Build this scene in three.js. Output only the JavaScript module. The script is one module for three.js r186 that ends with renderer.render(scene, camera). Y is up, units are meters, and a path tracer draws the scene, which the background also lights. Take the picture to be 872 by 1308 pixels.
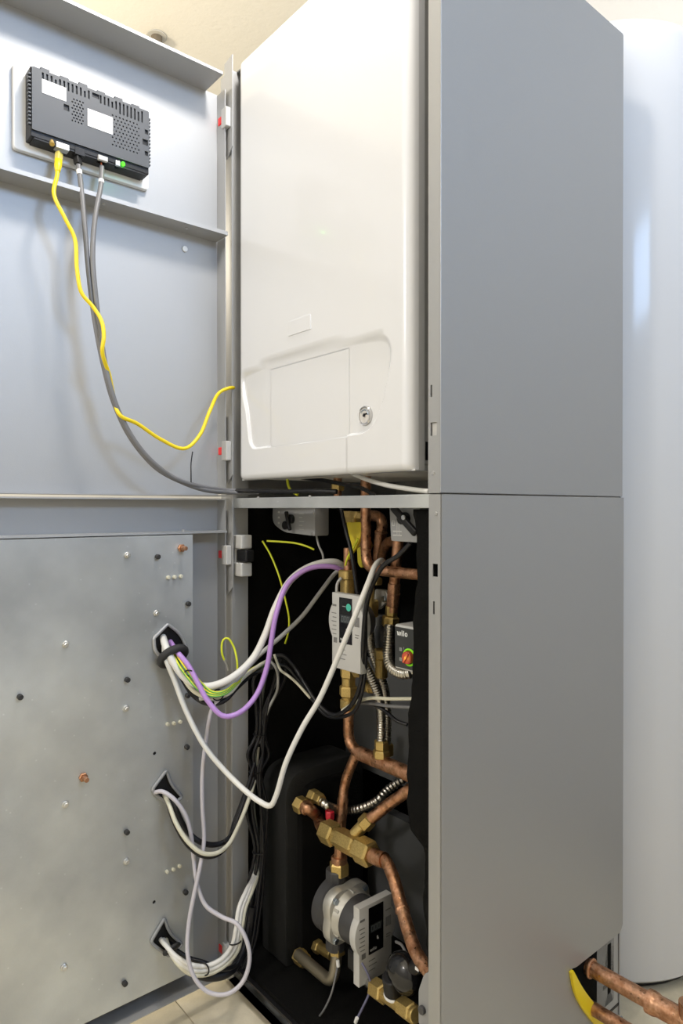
import * as THREE from 'three';
import { RoundedBoxGeometry } from 'three/addons/geometries/RoundedBoxGeometry.js';
import { mergeGeometries, mergeVertices, toCreasedNormals } from 'three/addons/utils/BufferGeometryUtils.js';
import { RectAreaLightUniformsLib } from 'three/addons/lights/RectAreaLightUniformsLib.js';
import { ImprovedNoise } from 'three/addons/math/ImprovedNoise.js';

// ---------------------------------------------------------------- camera, light, exposure
const scene = new THREE.Scene();
scene.background = new THREE.Color(0.35, 0.45, 0.6);
const EYE = new THREE.Vector3(0.6932, 1.06, 0.7763), YAW = 50 * Math.PI / 180, FOCAL = 872, HORIZON = 649;
const FWD = new THREE.Vector3(-Math.sin(YAW), 0, -Math.cos(YAW)), RIGHT = new THREE.Vector3(Math.cos(YAW), 0, -Math.sin(YAW));
const camera = new THREE.PerspectiveCamera(2 * Math.atan(654 / FOCAL) * 180 / Math.PI, 872 / 1308, 0.02, 50);
camera.position.copy(EYE);
camera.lookAt(EYE.clone().add(FWD).add(new THREE.Vector3(0, -5 / FOCAL, 0)));
scene.add(camera);

const renderer = new THREE.WebGLRenderer({ antialias: true });
renderer.toneMapping = THREE.LinearToneMapping;
renderer.toneMappingExposure = 0.077;
renderer.shadowMap.enabled = true;
RectAreaLightUniformsLib.init();

const CEIL = 2.95, ROOM = { x0: -2.4, x1: 2.0, z0: -1.35, z1: 2.9 };
const WIN = { z0: -0.38, z1: 0.44, y0: 2.15, y1: 2.86 };           // unseen high window in the right wall, placed to light side panel and tank
const unseenWindowLight = new THREE.RectAreaLight(new THREE.Color(0.40, 0.62, 1.0), 345, WIN.z1 - WIN.z0 - 0.08, WIN.y1 - WIN.y0 - 0.08);
unseenWindowLight.position.set(ROOM.x1 + 0.33, (WIN.y0 + WIN.y1) / 2, (WIN.z0 + WIN.z1) / 2);
unseenWindowLight.lookAt(-5, (WIN.y0 + WIN.y1) / 2, (WIN.z0 + WIN.z1) / 2);
scene.add(unseenWindowLight);
// three unseen lamps, placed to light the upper door, boiler front and ceiling: above the cabinet front, in the room behind the camera, and behind the open doors
const UNSEEN_LAMPS = [
  { p: new THREE.Vector3(-0.02, 2.45, 0.10), c: new THREE.Color(1.0, 0.945, 0.88), cd: 46, label: 'unseen globe lamp above the cabinet front, lights the upper door' },
  { p: new THREE.Vector3(-0.15, 2.15, 2.2), c: new THREE.Color(1.0, 0.955, 0.90), cd: 84, label: 'unseen globe lamp near the front wall, lights the boiler front' },
  { p: new THREE.Vector3(-1.75, 2.05, 0.45), c: new THREE.Color(1.0, 0.88, 0.68), cd: 38, label: 'unseen warm globe lamp behind the open doors, lights the ceiling' }];
for (const l of UNSEEN_LAMPS) {
  const q = new THREE.PointLight(l.c, l.cd, 0, 2); q.position.copy(l.p); q.castShadow = true; q.shadow.radius = 5; q.shadow.mapSize.set(2048, 2048); scene.add(q);
}

// ---------------------------------------------------------------- helpers
const V = (x, y, z) => new THREE.Vector3(x, y, z);
const noise = new ImprovedNoise();
let seed = 1234567;
const rnd = () => { seed = (seed * 1664525 + 1013904223) >>> 0; return seed / 4294967296; };
const dirOf = (px, py) => FWD.clone().addScaledVector(RIGHT, (px - 436) / FOCAL).add(V(0, (HORIZON - py) / FOCAL, 0));
const A = (px, py, f) => EYE.clone().addScaledVector(dirOf(px, py), f);                                    // at a depth
const X = (px, py, x) => { const d = dirOf(px, py); return EYE.clone().addScaledVector(d, (x - EYE.x) / d.x); };   // on a plane x = const
const Z = (px, py, z) => { const d = dirOf(px, py); return EYE.clone().addScaledVector(d, (z - EYE.z) / d.z); };   // on a plane z = const
const Y = v => EYE.y + v;

const taken = new Map();
function numbered(n) { const k = taken.get(n) || 0; taken.set(n, k + 1); return k ? `${n}_${String(k).padStart(3, '0')}` : n; }
function tag(o, label, category, group) { o.userData.label = label; o.userData.category = category; if (group) o.userData.group = group; return o; }
function thing(name, label, category, group) { const g = new THREE.Group(); g.name = numbered(name); scene.add(g); return tag(g, label, category, group); }
function mesh(parent, name, geo, mat, label) {
  const m = new THREE.Mesh(geo, mat); m.name = parent === scene ? numbered(name) : name; m.castShadow = m.receiveShadow = true;
  if (label) m.userData.label = label; parent.add(m); return m;
}
function solo(name, geo, mat, label, category, group) { return tag(mesh(scene, name, geo, mat), label, category, group); }
function struct(name, geo, mat) { const m = mesh(scene, name, geo, mat); m.userData.kind = 'structure'; return m; }

// uv in metres from the dominant axis of each triangle
function uvBox(g) {
  g = g.index ? g.toNonIndexed() : g;
  const p = g.attributes.position, n = p.count, uv = new Float32Array(n * 2), a = V(), b = V(), c = V();
  for (let i = 0; i < n; i += 3) {
    a.fromBufferAttribute(p, i); b.fromBufferAttribute(p, i + 1); c.fromBufferAttribute(p, i + 2);
    const nn = b.clone().sub(a).cross(c.clone().sub(a)), x = Math.abs(nn.x), y = Math.abs(nn.y), z = Math.abs(nn.z);
    [a, b, c].forEach((q, k) => {
      let u, v; if (x >= y && x >= z) { u = q.z; v = q.y; } else if (y >= z) { u = q.x; v = q.z; } else { u = q.x; v = q.y; }
      uv[(i + k) * 2] = u; uv[(i + k) * 2 + 1] = v;
    });
  }
  g.setAttribute('uv', new THREE.BufferAttribute(uv, 2)); return g;
}
const box = (x0, x1, y0, y1, z0, z1, r = 0) => {
  const w = x1 - x0, h = y1 - y0, d = z1 - z0, rr = Math.min(r, w / 2.05, h / 2.05, d / 2.05);
  const g = rr > 0 ? new RoundedBoxGeometry(w, h, d, 2, rr) : new THREE.BoxGeometry(w, h, d);
  g.translate((x0 + x1) / 2, (y0 + y1) / 2, (z0 + z1) / 2); return uvBox(g);
};
const merge = list => mergeGeometries(list.map(g => { const q = g.index ? g.toNonIndexed() : g; for (const k of Object.keys(q.attributes)) if (!['position', 'normal', 'uv'].includes(k)) q.deleteAttribute(k); return q; }));
// a shape drawn in (u = -z, v = y) and pushed out along +x; or in (x, y) pushed along +z
const onSide = (g, x) => { g.applyMatrix4(new THREE.Matrix4().makeBasis(V(0, 0, -1), V(0, 1, 0), V(1, 0, 0))); g.translate(x, 0, 0); return g; };
const extr = (shape, depth, bevel = 0, seg = 8) => new THREE.ExtrudeGeometry(shape, { depth, bevelEnabled: bevel > 0, bevelSize: bevel, bevelThickness: bevel, bevelOffset: -bevel, bevelSegments: 2, curveSegments: seg });
const polyShape = pts => { const s = new THREE.Shape(); pts.forEach((p, i) => i ? s.lineTo(p[0], p[1]) : s.moveTo(p[0], p[1])); s.closePath(); return s; };
function roundPoly(pts, r, n = 5) {                                  // polygon with rounded corners -> list of points
  const out = [], L = pts.length;
  for (let i = 0; i < L; i++) {
    const p = pts[i], a = pts[(i + L - 1) % L], b = pts[(i + 1) % L], rr = p[2] ?? r;
    const da = Math.hypot(a[0] - p[0], a[1] - p[1]), db = Math.hypot(b[0] - p[0], b[1] - p[1]);
    const q = Math.min(rr, da * 0.48, db * 0.48);
    const s = [p[0] + (a[0] - p[0]) / da * q, p[1] + (a[1] - p[1]) / da * q], e = [p[0] + (b[0] - p[0]) / db * q, p[1] + (b[1] - p[1]) / db * q];
    if (q < 1e-5) { out.push([p[0], p[1]]); continue; }
    for (let k = 0; k <= n; k++) { const t = k / n, u = 1 - t; out.push([u * u * s[0] + 2 * u * t * p[0] + t * t * e[0], u * u * s[1] + 2 * u * t * p[1] + t * t * e[1]]); }
  }
  return out;
}
// orient a geometry whose axis is +y so that the axis points along d
const aim = (g, p, d) => { g.applyQuaternion(new THREE.Quaternion().setFromUnitVectors(V(0, 1, 0), d.clone().normalize())); g.translate(p.x, p.y, p.z); return g; };
const lathe = (prof, seg = 24) => new THREE.LatheGeometry(prof.map(q => new THREE.Vector2(q[0], q[1])), seg);
const cyl = (p, d, r, len, seg = 24, ch = 0.12) => { const c = Math.min(r * ch, len * 0.3); return aim(toCreasedNormals(lathe([[0, -len / 2], [r - c, -len / 2], [r, -len / 2 + c], [r, len / 2 - c], [r - c, len / 2], [0, len / 2]], seg), 0.7), p, d); };
const hex = (p, d, r, len) => { const c = Math.min(r * 0.16, len * 0.25); return aim(toCreasedNormals(lathe([[0, -len / 2], [r - c, -len / 2], [r, -len / 2 + c], [r, len / 2 - c], [r - c, len / 2], [0, len / 2]], 6), 0.25), p, d); };
// sweep a round section along a curve; rfn(distance) gives the radius; straight runs with filleted bends when bend > 0
function path(pts, bend) {
  if (!bend) return new THREE.CatmullRomCurve3(pts, false, 'centripetal', 0.5);
  const cp = new THREE.CurvePath(); let last = pts[0];
  for (let i = 1; i < pts.length - 1; i++) {
    const p = pts[i], a = pts[i - 1], b = pts[i + 1], q = Math.min(bend, p.distanceTo(a) * 0.48, p.distanceTo(b) * 0.48);
    const s = p.clone().add(a.clone().sub(p).setLength(q)), e = p.clone().add(b.clone().sub(p).setLength(q));
    cp.add(new THREE.LineCurve3(last, s)); cp.add(new THREE.QuadraticBezierCurve3(s, p.clone(), e)); last = e;
  }
  cp.add(new THREE.LineCurve3(last, pts[pts.length - 1])); return cp;
}
function sweep(pts, r, { bend = 0, radial = 10, step = 0.008, rfn = null, flat = 1 } = {}) {
  const c = path(pts, bend), L = c.getLength(), n = Math.max(4, Math.round(L / step));
  const P = c.getSpacedPoints(n), T = P.map((p, i) => P[Math.min(i + 1, n)].clone().sub(P[Math.max(i - 1, 0)]).normalize());
  let N = Math.abs(T[0].y) < 0.9 ? V(0, 1, 0) : V(1, 0, 0); N.sub(T[0].clone().multiplyScalar(N.dot(T[0]))).normalize();
  const pos = [], nor = [], uv = [], idx = [];
  for (let i = 0; i <= n; i++) {
    N = N.clone().sub(T[i].clone().multiplyScalar(N.dot(T[i]))).normalize(); const B = T[i].clone().cross(N);
    const rad = rfn ? rfn(L * i / n, L) : r;
    for (let k = 0; k <= radial; k++) {
      const a = k / radial * 2 * Math.PI, d = N.clone().multiplyScalar(Math.cos(a)).addScaledVector(B, Math.sin(a) * flat);
      pos.push(P[i].x + d.x * rad, P[i].y + d.y * rad, P[i].z + d.z * rad); nor.push(d.x, d.y, d.z); uv.push(L * i / n, k / radial * 2 * Math.PI * r);
    }
  }
  for (let i = 0; i < n; i++) for (let k = 0; k < radial; k++) { const a = i * (radial + 1) + k, b = a + radial + 1; idx.push(a, a + 1, b, b, a + 1, b + 1); }
  for (const [row, s] of [[0, -1], [n, 1]]) {                        // flat ends
    const base = pos.length / 3; pos.push(P[row].x, P[row].y, P[row].z); nor.push(T[row].x * s, T[row].y * s, T[row].z * s); uv.push(0, 0);
    for (let k = 0; k <= radial; k++) { const q = (row * (radial + 1) + k) * 3; pos.push(pos[q], pos[q + 1], pos[q + 2]); nor.push(T[row].x * s, T[row].y * s, T[row].z * s); uv.push(0, 0); }
    for (let k = 0; k < radial; k++) s < 0 ? idx.push(base, base + 2 + k, base + 1 + k) : idx.push(base, base + 1 + k, base + 2 + k);
  }
  const g = new THREE.BufferGeometry();
  g.setAttribute('position', new THREE.Float32BufferAttribute(pos, 3)); g.setAttribute('normal', new THREE.Float32BufferAttribute(nor, 3));
  g.setAttribute('uv', new THREE.Float32BufferAttribute(uv, 2)); g.setIndex(idx); if (rfn) g.computeVertexNormals(); return g;
}

// ---------------------------------------------------------------- textures and materials
function tex(size, metres, fn, srgb) {                               // fn(u, v) -> [r, g, b] in 0..1, periodic by construction of pn
  const d = new Uint8Array(size * size * 4);
  for (let j = 0; j < size; j++) for (let i = 0; i < size; i++) {
    const c = fn(i / size, j / size), o = (j * size + i) * 4;
    for (let k = 0; k < 3; k++) d[o + k] = Math.max(0, Math.min(255, Math.round((c.length ? c[k] : c) * 255))); d[o + 3] = 255;
  }
  const t = new THREE.DataTexture(d, size, size); t.wrapS = t.wrapT = THREE.RepeatWrapping; t.magFilter = THREE.LinearFilter; t.minFilter = THREE.LinearMipmapLinearFilter; t.generateMipmaps = true;
  if (srgb) t.colorSpace = THREE.SRGBColorSpace; t.repeat.set(1 / metres, 1 / metres); t.needsUpdate = true; return t;
}
const hash = (i, j, s) => { let h = (i * 374761393 + j * 668265263 + s * 1274126177) | 0; h = Math.imul(h ^ (h >>> 13), 1274126177); return ((h ^ (h >>> 16)) >>> 0) / 4294967296; };
const vn = (x, y, p, s) => { const i = Math.floor(x), j = Math.floor(y), f = x - i, g = y - j, a = f * f * (3 - 2 * f), b = g * g * (3 - 2 * g), m = k => ((k % p) + p) % p; const h = (k, l) => hash(m(k), m(l), s) * 2 - 1; return (h(i, j) * (1 - a) + h(i + 1, j) * a) * (1 - b) + (h(i, j + 1) * (1 - a) + h(i + 1, j + 1) * a) * b; };
const fbm = (x, y, p, oct, s = 7) => { let v = 0, w = 0.5; for (let o = 0; o < oct; o++) { v += w * vn(x, y, p, s + o); x *= 2; y *= 2; p *= 2; w *= 0.55; } return v; };
const pn = (u, v, f, s = 0) => fbm(u * Math.round(f), v * Math.round(f), Math.round(f), 2, 50 + Math.round(s)) * 1.3;   // tiling noise in -1..1
const T = {
  peel: tex(256, 0.06, (u, v) => 0.5 + 0.22 * pn(u, v, 40) + 0.2 * pn(u, v, 90, 5) + 0.1 * (rnd() - 0.5)),
  grain: tex(256, 0.05, () => 0.45 + 0.55 * rnd()),
  spangle: tex(512, 1.1, (u, v) => { const n = fbm(u * 6, v * 6, 6, 5), sc = rnd() > 0.999 ? 0.10 : 0; return [0.82 + n * 0.15 + sc, 0.83 + n * 0.15 + sc, 0.83 + n * 0.14 + sc]; }, true),
  spangleR: tex(512, 1.1, (u, v) => 0.50 + fbm(u * 7, v * 7, 7, 3, 31) * 0.14 + 0.08 * (rnd() - 0.5)),
  felt: tex(256, 0.05, (u, v) => 0.5 + 0.3 * pn(u, v, 24) + 0.5 * (rnd() - 0.5)),
  copper: tex(256, 0.14, (u, v) => { const n = pn(u, v, 12) * 0.5 + pn(u, v, 34, 4) * 0.4, g = Math.max(0, pn(u, v, 8, 9)); return [0.72 + n * 0.2 - g * 0.2, 0.545 + n * 0.2 - g * 0.14, 0.425 + n * 0.2 - g * 0.13]; }, true),
  brass: tex(256, 0.1, (u, v) => { const n = pn(u, v, 14) * 0.5 + pn(u, v, 40, 4) * 0.4; return [0.75 + n * 0.18, 0.655 + n * 0.19, 0.42 + n * 0.18]; }, true),
  rough: tex(256, 0.1, (u, v) => 0.55 + 0.3 * pn(u, v, 16, 3) + 0.2 * pn(u, v, 50, 1)),
  plaster: tex(256, 0.6, (u, v) => 0.5 + 0.25 * pn(u, v, 20) + 0.2 * pn(u, v, 60, 5) + 0.12 * (rnd() - 0.5)),
  floor: tex(512, 1.0, (u, v) => { const n = pn(u, v, 9) * 0.3 + pn(u, v, 34, 4) * 0.3 + (rnd() - 0.5) * 0.12; return [0.87 + n * 0.2, 0.83 + n * 0.2, 0.73 + n * 0.2]; }, true),
};
const std = (r, g, b, rough, metal = 0, extra = {}) => new THREE.MeshPhysicalMaterial({ color: new THREE.Color(r, g, b), roughness: rough, metalness: metal, ...extra });
const M = {
  ceiling: std(0.80, 0.76, 0.66, 0.9, 0, { bumpMap: T.plaster, bumpScale: 0.0015 }),
  wall: std(0.60, 0.60, 0.59, 0.85, 0, { bumpMap: T.plaster, bumpScale: 0.0015 }),
  floor: std(0.95, 0.95, 0.95, 0.6, 0, { map: T.floor }), grout: std(0.30, 0.28, 0.25, 0.9),
  silver: std(0.36, 0.365, 0.37, 0.46, 0.55, { bumpMap: T.peel, bumpScale: 0.00012 }),
  silverDoor: std(0.40, 0.405, 0.41, 0.5, 0.4, { bumpMap: T.peel, bumpScale: 0.00012 }),
  galv: std(0.80, 0.81, 0.82, 1, 0.7, { map: T.spangle, roughnessMap: T.spangleR }),
  steel: std(0.62, 0.62, 0.62, 0.3, 1), zinc: std(0.66, 0.66, 0.64, 0.35, 0.9),
  white: std(0.72, 0.73, 0.75, 0.22, 0, { clearcoat: 0.4, clearcoatRoughness: 0.08 }),
  whiteMatt: std(0.78, 0.78, 0.76, 0.45), tank: std(0.66, 0.66, 0.66, 0.12, 0, { specularIntensity: 0.35 }),
  lightGrey: std(0.50, 0.50, 0.49, 0.5), greyBox: std(0.26, 0.265, 0.27, 0.5), darkGrey: std(0.04, 0.04, 0.043, 0.5),
  felt: std(0.007, 0.007, 0.0068, 1, 0, { specularIntensity: 0.15, bumpMap: T.felt, bumpScale: 0.002 }),
  foam: std(0.015, 0.0155, 0.0155, 0.75, 0, { specularIntensity: 0.4, bumpMap: T.felt, bumpScale: 0.0006 }),
  plate: std(0.13, 0.135, 0.14, 0.55, 0.5, { bumpMap: T.peel, bumpScale: 0.0001 }),
  black: std(0.009, 0.009, 0.010, 0.45, 0, { specularIntensity: 0.6 }), blackGloss: std(0.008, 0.008, 0.009, 0.12), rubber: std(0.018, 0.018, 0.018, 0.7),
  hmi: std(0.055, 0.06, 0.068, 0.5),
  copper: std(1, 1, 1, 0.9, 1, { map: T.copper, roughnessMap: T.rough }),
  brass: std(1, 1, 1, 0.9, 0.9, { map: T.brass, roughnessMap: T.rough }),
  hose: std(0.52, 0.50, 0.45, 0.3, 1),
  alu: std(0.55, 0.54, 0.50, 0.5, 0.7), bolt: std(0.45, 0.52, 0.60, 0.3, 1),
  yellow: std(0.82, 0.62, 0.01, 0.4), earth: std(0.62, 0.66, 0.03, 0.42), greenStripe: std(0.10, 0.36, 0.06, 0.42),
  cableGrey: std(0.15, 0.15, 0.155, 0.45), cableBlack: std(0.010, 0.010, 0.012, 0.4, 0, { specularIntensity: 0.6 }), cableWhite: std(0.70, 0.69, 0.65, 0.42), cableMid: std(0.38, 0.38, 0.37, 0.45),
  cableLilac: std(0.50, 0.48, 0.52, 0.45), purple: std(0.42, 0.24, 0.58, 0.42), cream: std(0.60, 0.58, 0.46, 0.45),
  red: std(0.80, 0.03, 0.03, 0.4), sticker: std(0.82, 0.82, 0.82, 0.6),
  led: new THREE.MeshPhysicalMaterial({ color: new THREE.Color(0.05, 0.4, 0.02), emissive: new THREE.Color(0.15, 1.0, 0.05), emissiveIntensity: 9 }),
  ledDim: new THREE.MeshPhysicalMaterial({ color: new THREE.Color(0.25, 0.75, 0.02), emissive: new THREE.Color(0.3, 1.0, 0.03), emissiveIntensity: 2.2 }),
};
function print(w, h, draw, rough = 0.5) {
  const c = document.createElement('canvas'); c.width = w; c.height = h; const g = c.getContext('2d'); draw(g, w, h);
  const t = new THREE.CanvasTexture(c); t.colorSpace = THREE.SRGBColorSpace; return new THREE.MeshPhysicalMaterial({ map: t, roughness: rough });
}

// ---------------------------------------------------------------- the room
struct('floor', box(ROOM.x0 - 0.1, ROOM.x1 + 0.1, -0.12, -0.004, ROOM.z0 - 0.1, ROOM.z1 + 0.1), M.grout);
const floorRoot = scene.getObjectByName('floor');
{ // floor tiles near the cabinet as pieces of their own, the rest as one
  const tw = 0.298, pitch = 0.3, far = [], gTile = box(-tw / 2, tw / 2, -0.004, 0, -tw / 2, tw / 2);
  for (let i = -8; i < 7; i++) for (let j = -5; j < 10; j++) {
    const x = i * pitch + 0.07, z = j * pitch - 0.04; if (x < ROOM.x0 + 0.16 || x > ROOM.x1 - 0.16 || z < ROOM.z0 + 0.16 || z > ROOM.z1 - 0.16) continue;
    if (x > -1.05 && x < 0.6 && z > -0.8 && z < 0.9) { const m = mesh(floorRoot, 'tile', gTile, M.floor); m.position.set(x, 0, z); }
    else far.push(gTile.clone().translate(x, 0, z));
  }
  const m = mesh(floorRoot, 'tile_field', merge(far), M.floor); m.userData.kind = 'stuff';
}
struct('ceiling', box(ROOM.x0 - 0.1, ROOM.x1 + 0.45, CEIL, CEIL + 0.12, ROOM.z0 - 0.1, ROOM.z1 + 0.1), M.ceiling);
struct('wall_left', box(ROOM.x0 - 0.12, ROOM.x0, 0, CEIL, ROOM.z0 - 0.1, ROOM.z1 + 0.1), M.wall);
struct('wall_back', box(ROOM.x0, ROOM.x1, 0, CEIL, ROOM.z0 - 0.12, ROOM.z0), M.wall);
struct('wall_front', box(ROOM.x0, ROOM.x1, 0, CEIL, ROOM.z1, ROOM.z1 + 0.12), M.wall);
struct('wall_right', merge([  // deep window recess, out of view, limits daylight on the lower side panel
  box(ROOM.x1, ROOM.x1 + 0.45, 0, WIN.y0, ROOM.z0 - 0.1, ROOM.z1 + 0.1), box(ROOM.x1, ROOM.x1 + 0.45, WIN.y1, CEIL, ROOM.z0 - 0.1, ROOM.z1 + 0.1),
  box(ROOM.x1, ROOM.x1 + 0.45, WIN.y0, WIN.y1, ROOM.z0 - 0.1, WIN.z0), box(ROOM.x1, ROOM.x1 + 0.45, WIN.y0, WIN.y1, WIN.z1, ROOM.z1 + 0.1)]), M.wall);
{
  const w = new THREE.Group(); w.name = 'unseen_window_1'; w.userData.kind = 'structure'; scene.add(w);  // out of view; its glowing pane gives the bluish light from the right
  const f = 0.04, x0 = ROOM.x1 + 0.34, x1 = ROOM.x1 + 0.40;
  mesh(w, 'window_frame', merge([box(x0, x1, WIN.y0, WIN.y0 + f, WIN.z0, WIN.z1), box(x0, x1, WIN.y1 - f, WIN.y1, WIN.z0, WIN.z1), box(x0, x1, WIN.y0 + f, WIN.y1 - f, WIN.z0, WIN.z0 + f), box(x0, x1, WIN.y0 + f, WIN.y1 - f, WIN.z1 - f, WIN.z1)]), M.whiteMatt);
  mesh(w, 'pane', box(ROOM.x1 + 0.366, ROOM.x1 + 0.372, WIN.y0 + f, WIN.y1 - f, WIN.z0 + f, WIN.z1 - f), new THREE.MeshPhysicalMaterial({ color: 0xffffff, roughness: 0.6, emissive: new THREE.Color(0.62, 0.76, 1.0), emissiveIntensity: 12 }));
}
for (const l of UNSEEN_LAMPS) { // globes on stems for the unseen lamps
  const g = thing('unseen_ceiling_lamp', l.label, 'lamp'), { x, y, z } = l.p;
  mesh(g, 'ceiling_rose', cyl(V(x, CEIL - 0.0125, z), V(0, 1, 0), 0.06, 0.025), M.whiteMatt);
  mesh(g, 'stem', cyl(V(x, (CEIL - 0.02 + y + 0.1) / 2, z), V(0, 1, 0), 0.008, CEIL - 0.02 - y - 0.1, 12), M.whiteMatt);
  const gg = new THREE.SphereGeometry(0.115, 32, 20); gg.translate(x, y, z);
  mesh(g, 'globe', gg, new THREE.MeshPhysicalMaterial({ color: new THREE.Color(0.9, 0.88, 0.82), roughness: 0.4, emissive: l.c, emissiveIntensity: 14 }));
}
{ // small stub on the ceiling behind the open door
  const p = A(201, 48, (CEIL - EYE.y) / ((HORIZON - 48) / FOCAL)); p.y = CEIL;
  const g = thing('pipe_stub', 'small brownish capped pipe stub sticking out of the cream ceiling', 'pipe stub');
  mesh(g, 'pipe', cyl(V(p.x, CEIL - 0.02, p.z), V(0, 1, 0), 0.022, 0.04), std(0.16, 0.13, 0.09, 0.8));
  mesh(g, 'cap', cyl(V(p.x, CEIL - 0.052, p.z), V(0, 1, 0), 0.027, 0.03, 24, 0.35), std(0.20, 0.17, 0.12, 0.8));
  mesh(g, 'flange', cyl(V(p.x, CEIL - 0.003, p.z), V(0, 1, 0), 0.04, 0.006), std(0.5, 0.48, 0.42, 0.8));
}
{ // white storage tank behind the cabinet
  const d = dirOf(760, HORIZON), l = d.length(), R = 0.27, c = EYE.clone().addScaledVector(d, 1.495 + R / l);
  const g = thing('storage_tank', 'tall glossy white cylindrical storage tank behind the grey cabinet', 'tank');
  const prof = [[0, 0.02], [R - 0.01, 0.02], [R, 0.03], [R, Y(1.03)]];
  for (let i = 1; i <= 8; i++) { const a = i / 8 * Math.PI / 2; prof.push([R - 0.05 + 0.05 * Math.cos(a), Y(1.03) + 0.05 * Math.sin(a)]); }
  prof.push([R * 0.5, Y(1.10)], [0, Y(1.11)]);
  const b = lathe(prof, 96); b.translate(c.x, 0, c.z); mesh(g, 'jacket', toCreasedNormals(b, 0.6), M.tank);
  mesh(g, 'base_ring', cyl(V(c.x, 0.0105, c.z), V(0, 1, 0), R * 0.92, 0.02, 48), M.black);
}

// ---------------------------------------------------------------- the cabinet
const W = 0.65, D = 0.545, TOP = Y(0.952), SPLIT = Y(0.022), BASE = Y(-1.045), XL = -W;
const cab = thing('boiler_cabinet', 'tall silver grey sheet metal cabinet with both doors swung open', 'cabinet');
// the cut-out in the lower right panel: edge of the hole and outer edge of the strip around it, in photo pixels
const CUT_IN = [[730, 1240], [742, 1262], [757, 1282], [778, 1304], [797, 1318]], CUT_OUT = [[727, 1243], [732, 1268], [742, 1289], [760, 1312], [790, 1336]];
// right side panels: outer skin plus a front return flange with punched slots
function flangeShape(x0, x1, y0, y1, holes) {
  const s = polyShape([[x0, y0], [x1, y0], [x1, y1], [x0, y1]]);
  for (const h of holes) { const q = new THREE.Path(); h.forEach((p, i) => i ? q.lineTo(p[0], p[1]) : q.moveTo(p[0], p[1])); q.closePath(); s.holes.push(q); }
  return s;
}
const pxRect = (a, b, c, d) => { const p = Z(a, b, 0.001), q = Z(c, d, 0.001); return [[p.x, q.y], [q.x, q.y], [q.x, p.y], [p.x, p.y]]; };
{
  const up = new THREE.Group(); up.name = 'side_panel'; cab.add(up);
  mesh(up, 'skin', box(-0.0015, 0.0015, SPLIT + 0.001, TOP, -D, 0.001, 0.0012), M.silver);
  const s = flangeShape(-0.024, 0.0002, SPLIT + 0.001, TOP, [pxRect(549.5, 492, 551.5, 507), pxRect(549.5, 540, 557.5, 556)]);
  const fg = extr(s, 0.0015); fg.translate(0, 0, -0.0005); mesh(up, 'front_flange', uvBox(fg), M.silver);
  const r = pxRect(549.5, 540, 557.5, 556); mesh(up, 'slot_insert', box(r[0][0], r[1][0], r[0][1], r[2][1], -0.006, -0.003), M.lightGrey);
  mesh(up, 'screw', cyl(Z(553, 604, 0.0015), V(0, 0, 1), 0.003, 0.002, 16), M.steel);
  const lo = new THREE.Group(); lo.name = 'side_panel'; cab.add(lo);
  const XO = 0.004, yb = 0.03, yc = Y(-0.855), zc = -0.36;
  const ce = CUT_IN.map(([a, b]) => { const p = X(a, b, XO); return [-p.z, p.y, 0.008]; }).reverse();
  const prof = roundPoly([[-0.001, yb, 0], [D, yb, 0], [D, ce[0][1] - 0.004, 0.002], ...ce, [-zc + 0.012, yc, 0.006], [D - 0.01, yc, 0.004], [D, yc + 0.012, 0.002], [D, SPLIT - 0.001, 0], [-0.001, SPLIT - 0.001, 0]], 0);
  mesh(lo, 'skin', uvBox(onSide(extr(polyShape(prof), 0.003), XO - 0.003)), M.silver);
  const s2 = flangeShape(-0.0225, XO - 0.0003, yb, SPLIT - 0.001, [pxRect(552.5, 720, 559, 737), pxRect(553, 768, 555, 785)]);
  const f2 = extr(s2, 0.0015); f2.translate(0, 0, -0.0005); mesh(lo, 'front_flange', uvBox(f2), M.silver);
  mesh(lo, 'screw', cyl(Z(556.5, 656, 0.0015), V(0, 0, 1), 0.003, 0.002, 16), M.steel);
  mesh(cab, 'rear_post', uvBox(onSide(extr(flangeShape(D - 0.085, D - 0.004, 0.03, TOP - 0.01, [[[D - 0.045, 0.09], [D - 0.032, 0.09], [D - 0.032, 0.19], [D - 0.045, 0.19]]]), 0.002), -0.006)), M.silverDoor);
}
mesh(cab, 'back_panel', box(XL + 0.002, -0.002, 0.03, TOP, -D - 0.001, -D + 0.002), M.silverDoor);
mesh(cab, 'left_panel', box(XL, XL + 0.003, 0.03, TOP, -D, 0.0), M.silver);
mesh(cab, 'roof_panel', box(XL, 0.0, TOP, TOP + 0.003, -D, -0.012), M.silver);
mesh(cab, 'unseen_roof_block', box(-0.15, -0.012, TOP + 0.003, Y(1.19), -0.31, -0.16, 0.004), M.silver, 'unseen grey block on the cabinet roof, shades the tank top');  // out of view, placed to keep lamp light off the tank top
mesh(cab, 'floor_panel', box(XL + 0.003, -0.003, 0.05, 0.055, -D, -0.002), M.black);
mesh(cab, 'front_sill', merge([box(XL + 0.003, -0.024, 0.03, BASE, -0.006, 0.0), box(XL + 0.003, -0.024, BASE - 0.003, BASE, -0.04, -0.006)]), M.galv);
for (const x of [XL + 0.05, -0.05]) for (const z of [-D + 0.05, -0.05]) mesh(cab, 'foot', cyl(V(x, 0.015, z), V(0, 1, 0), 0.025, 0.03), M.black);
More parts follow.
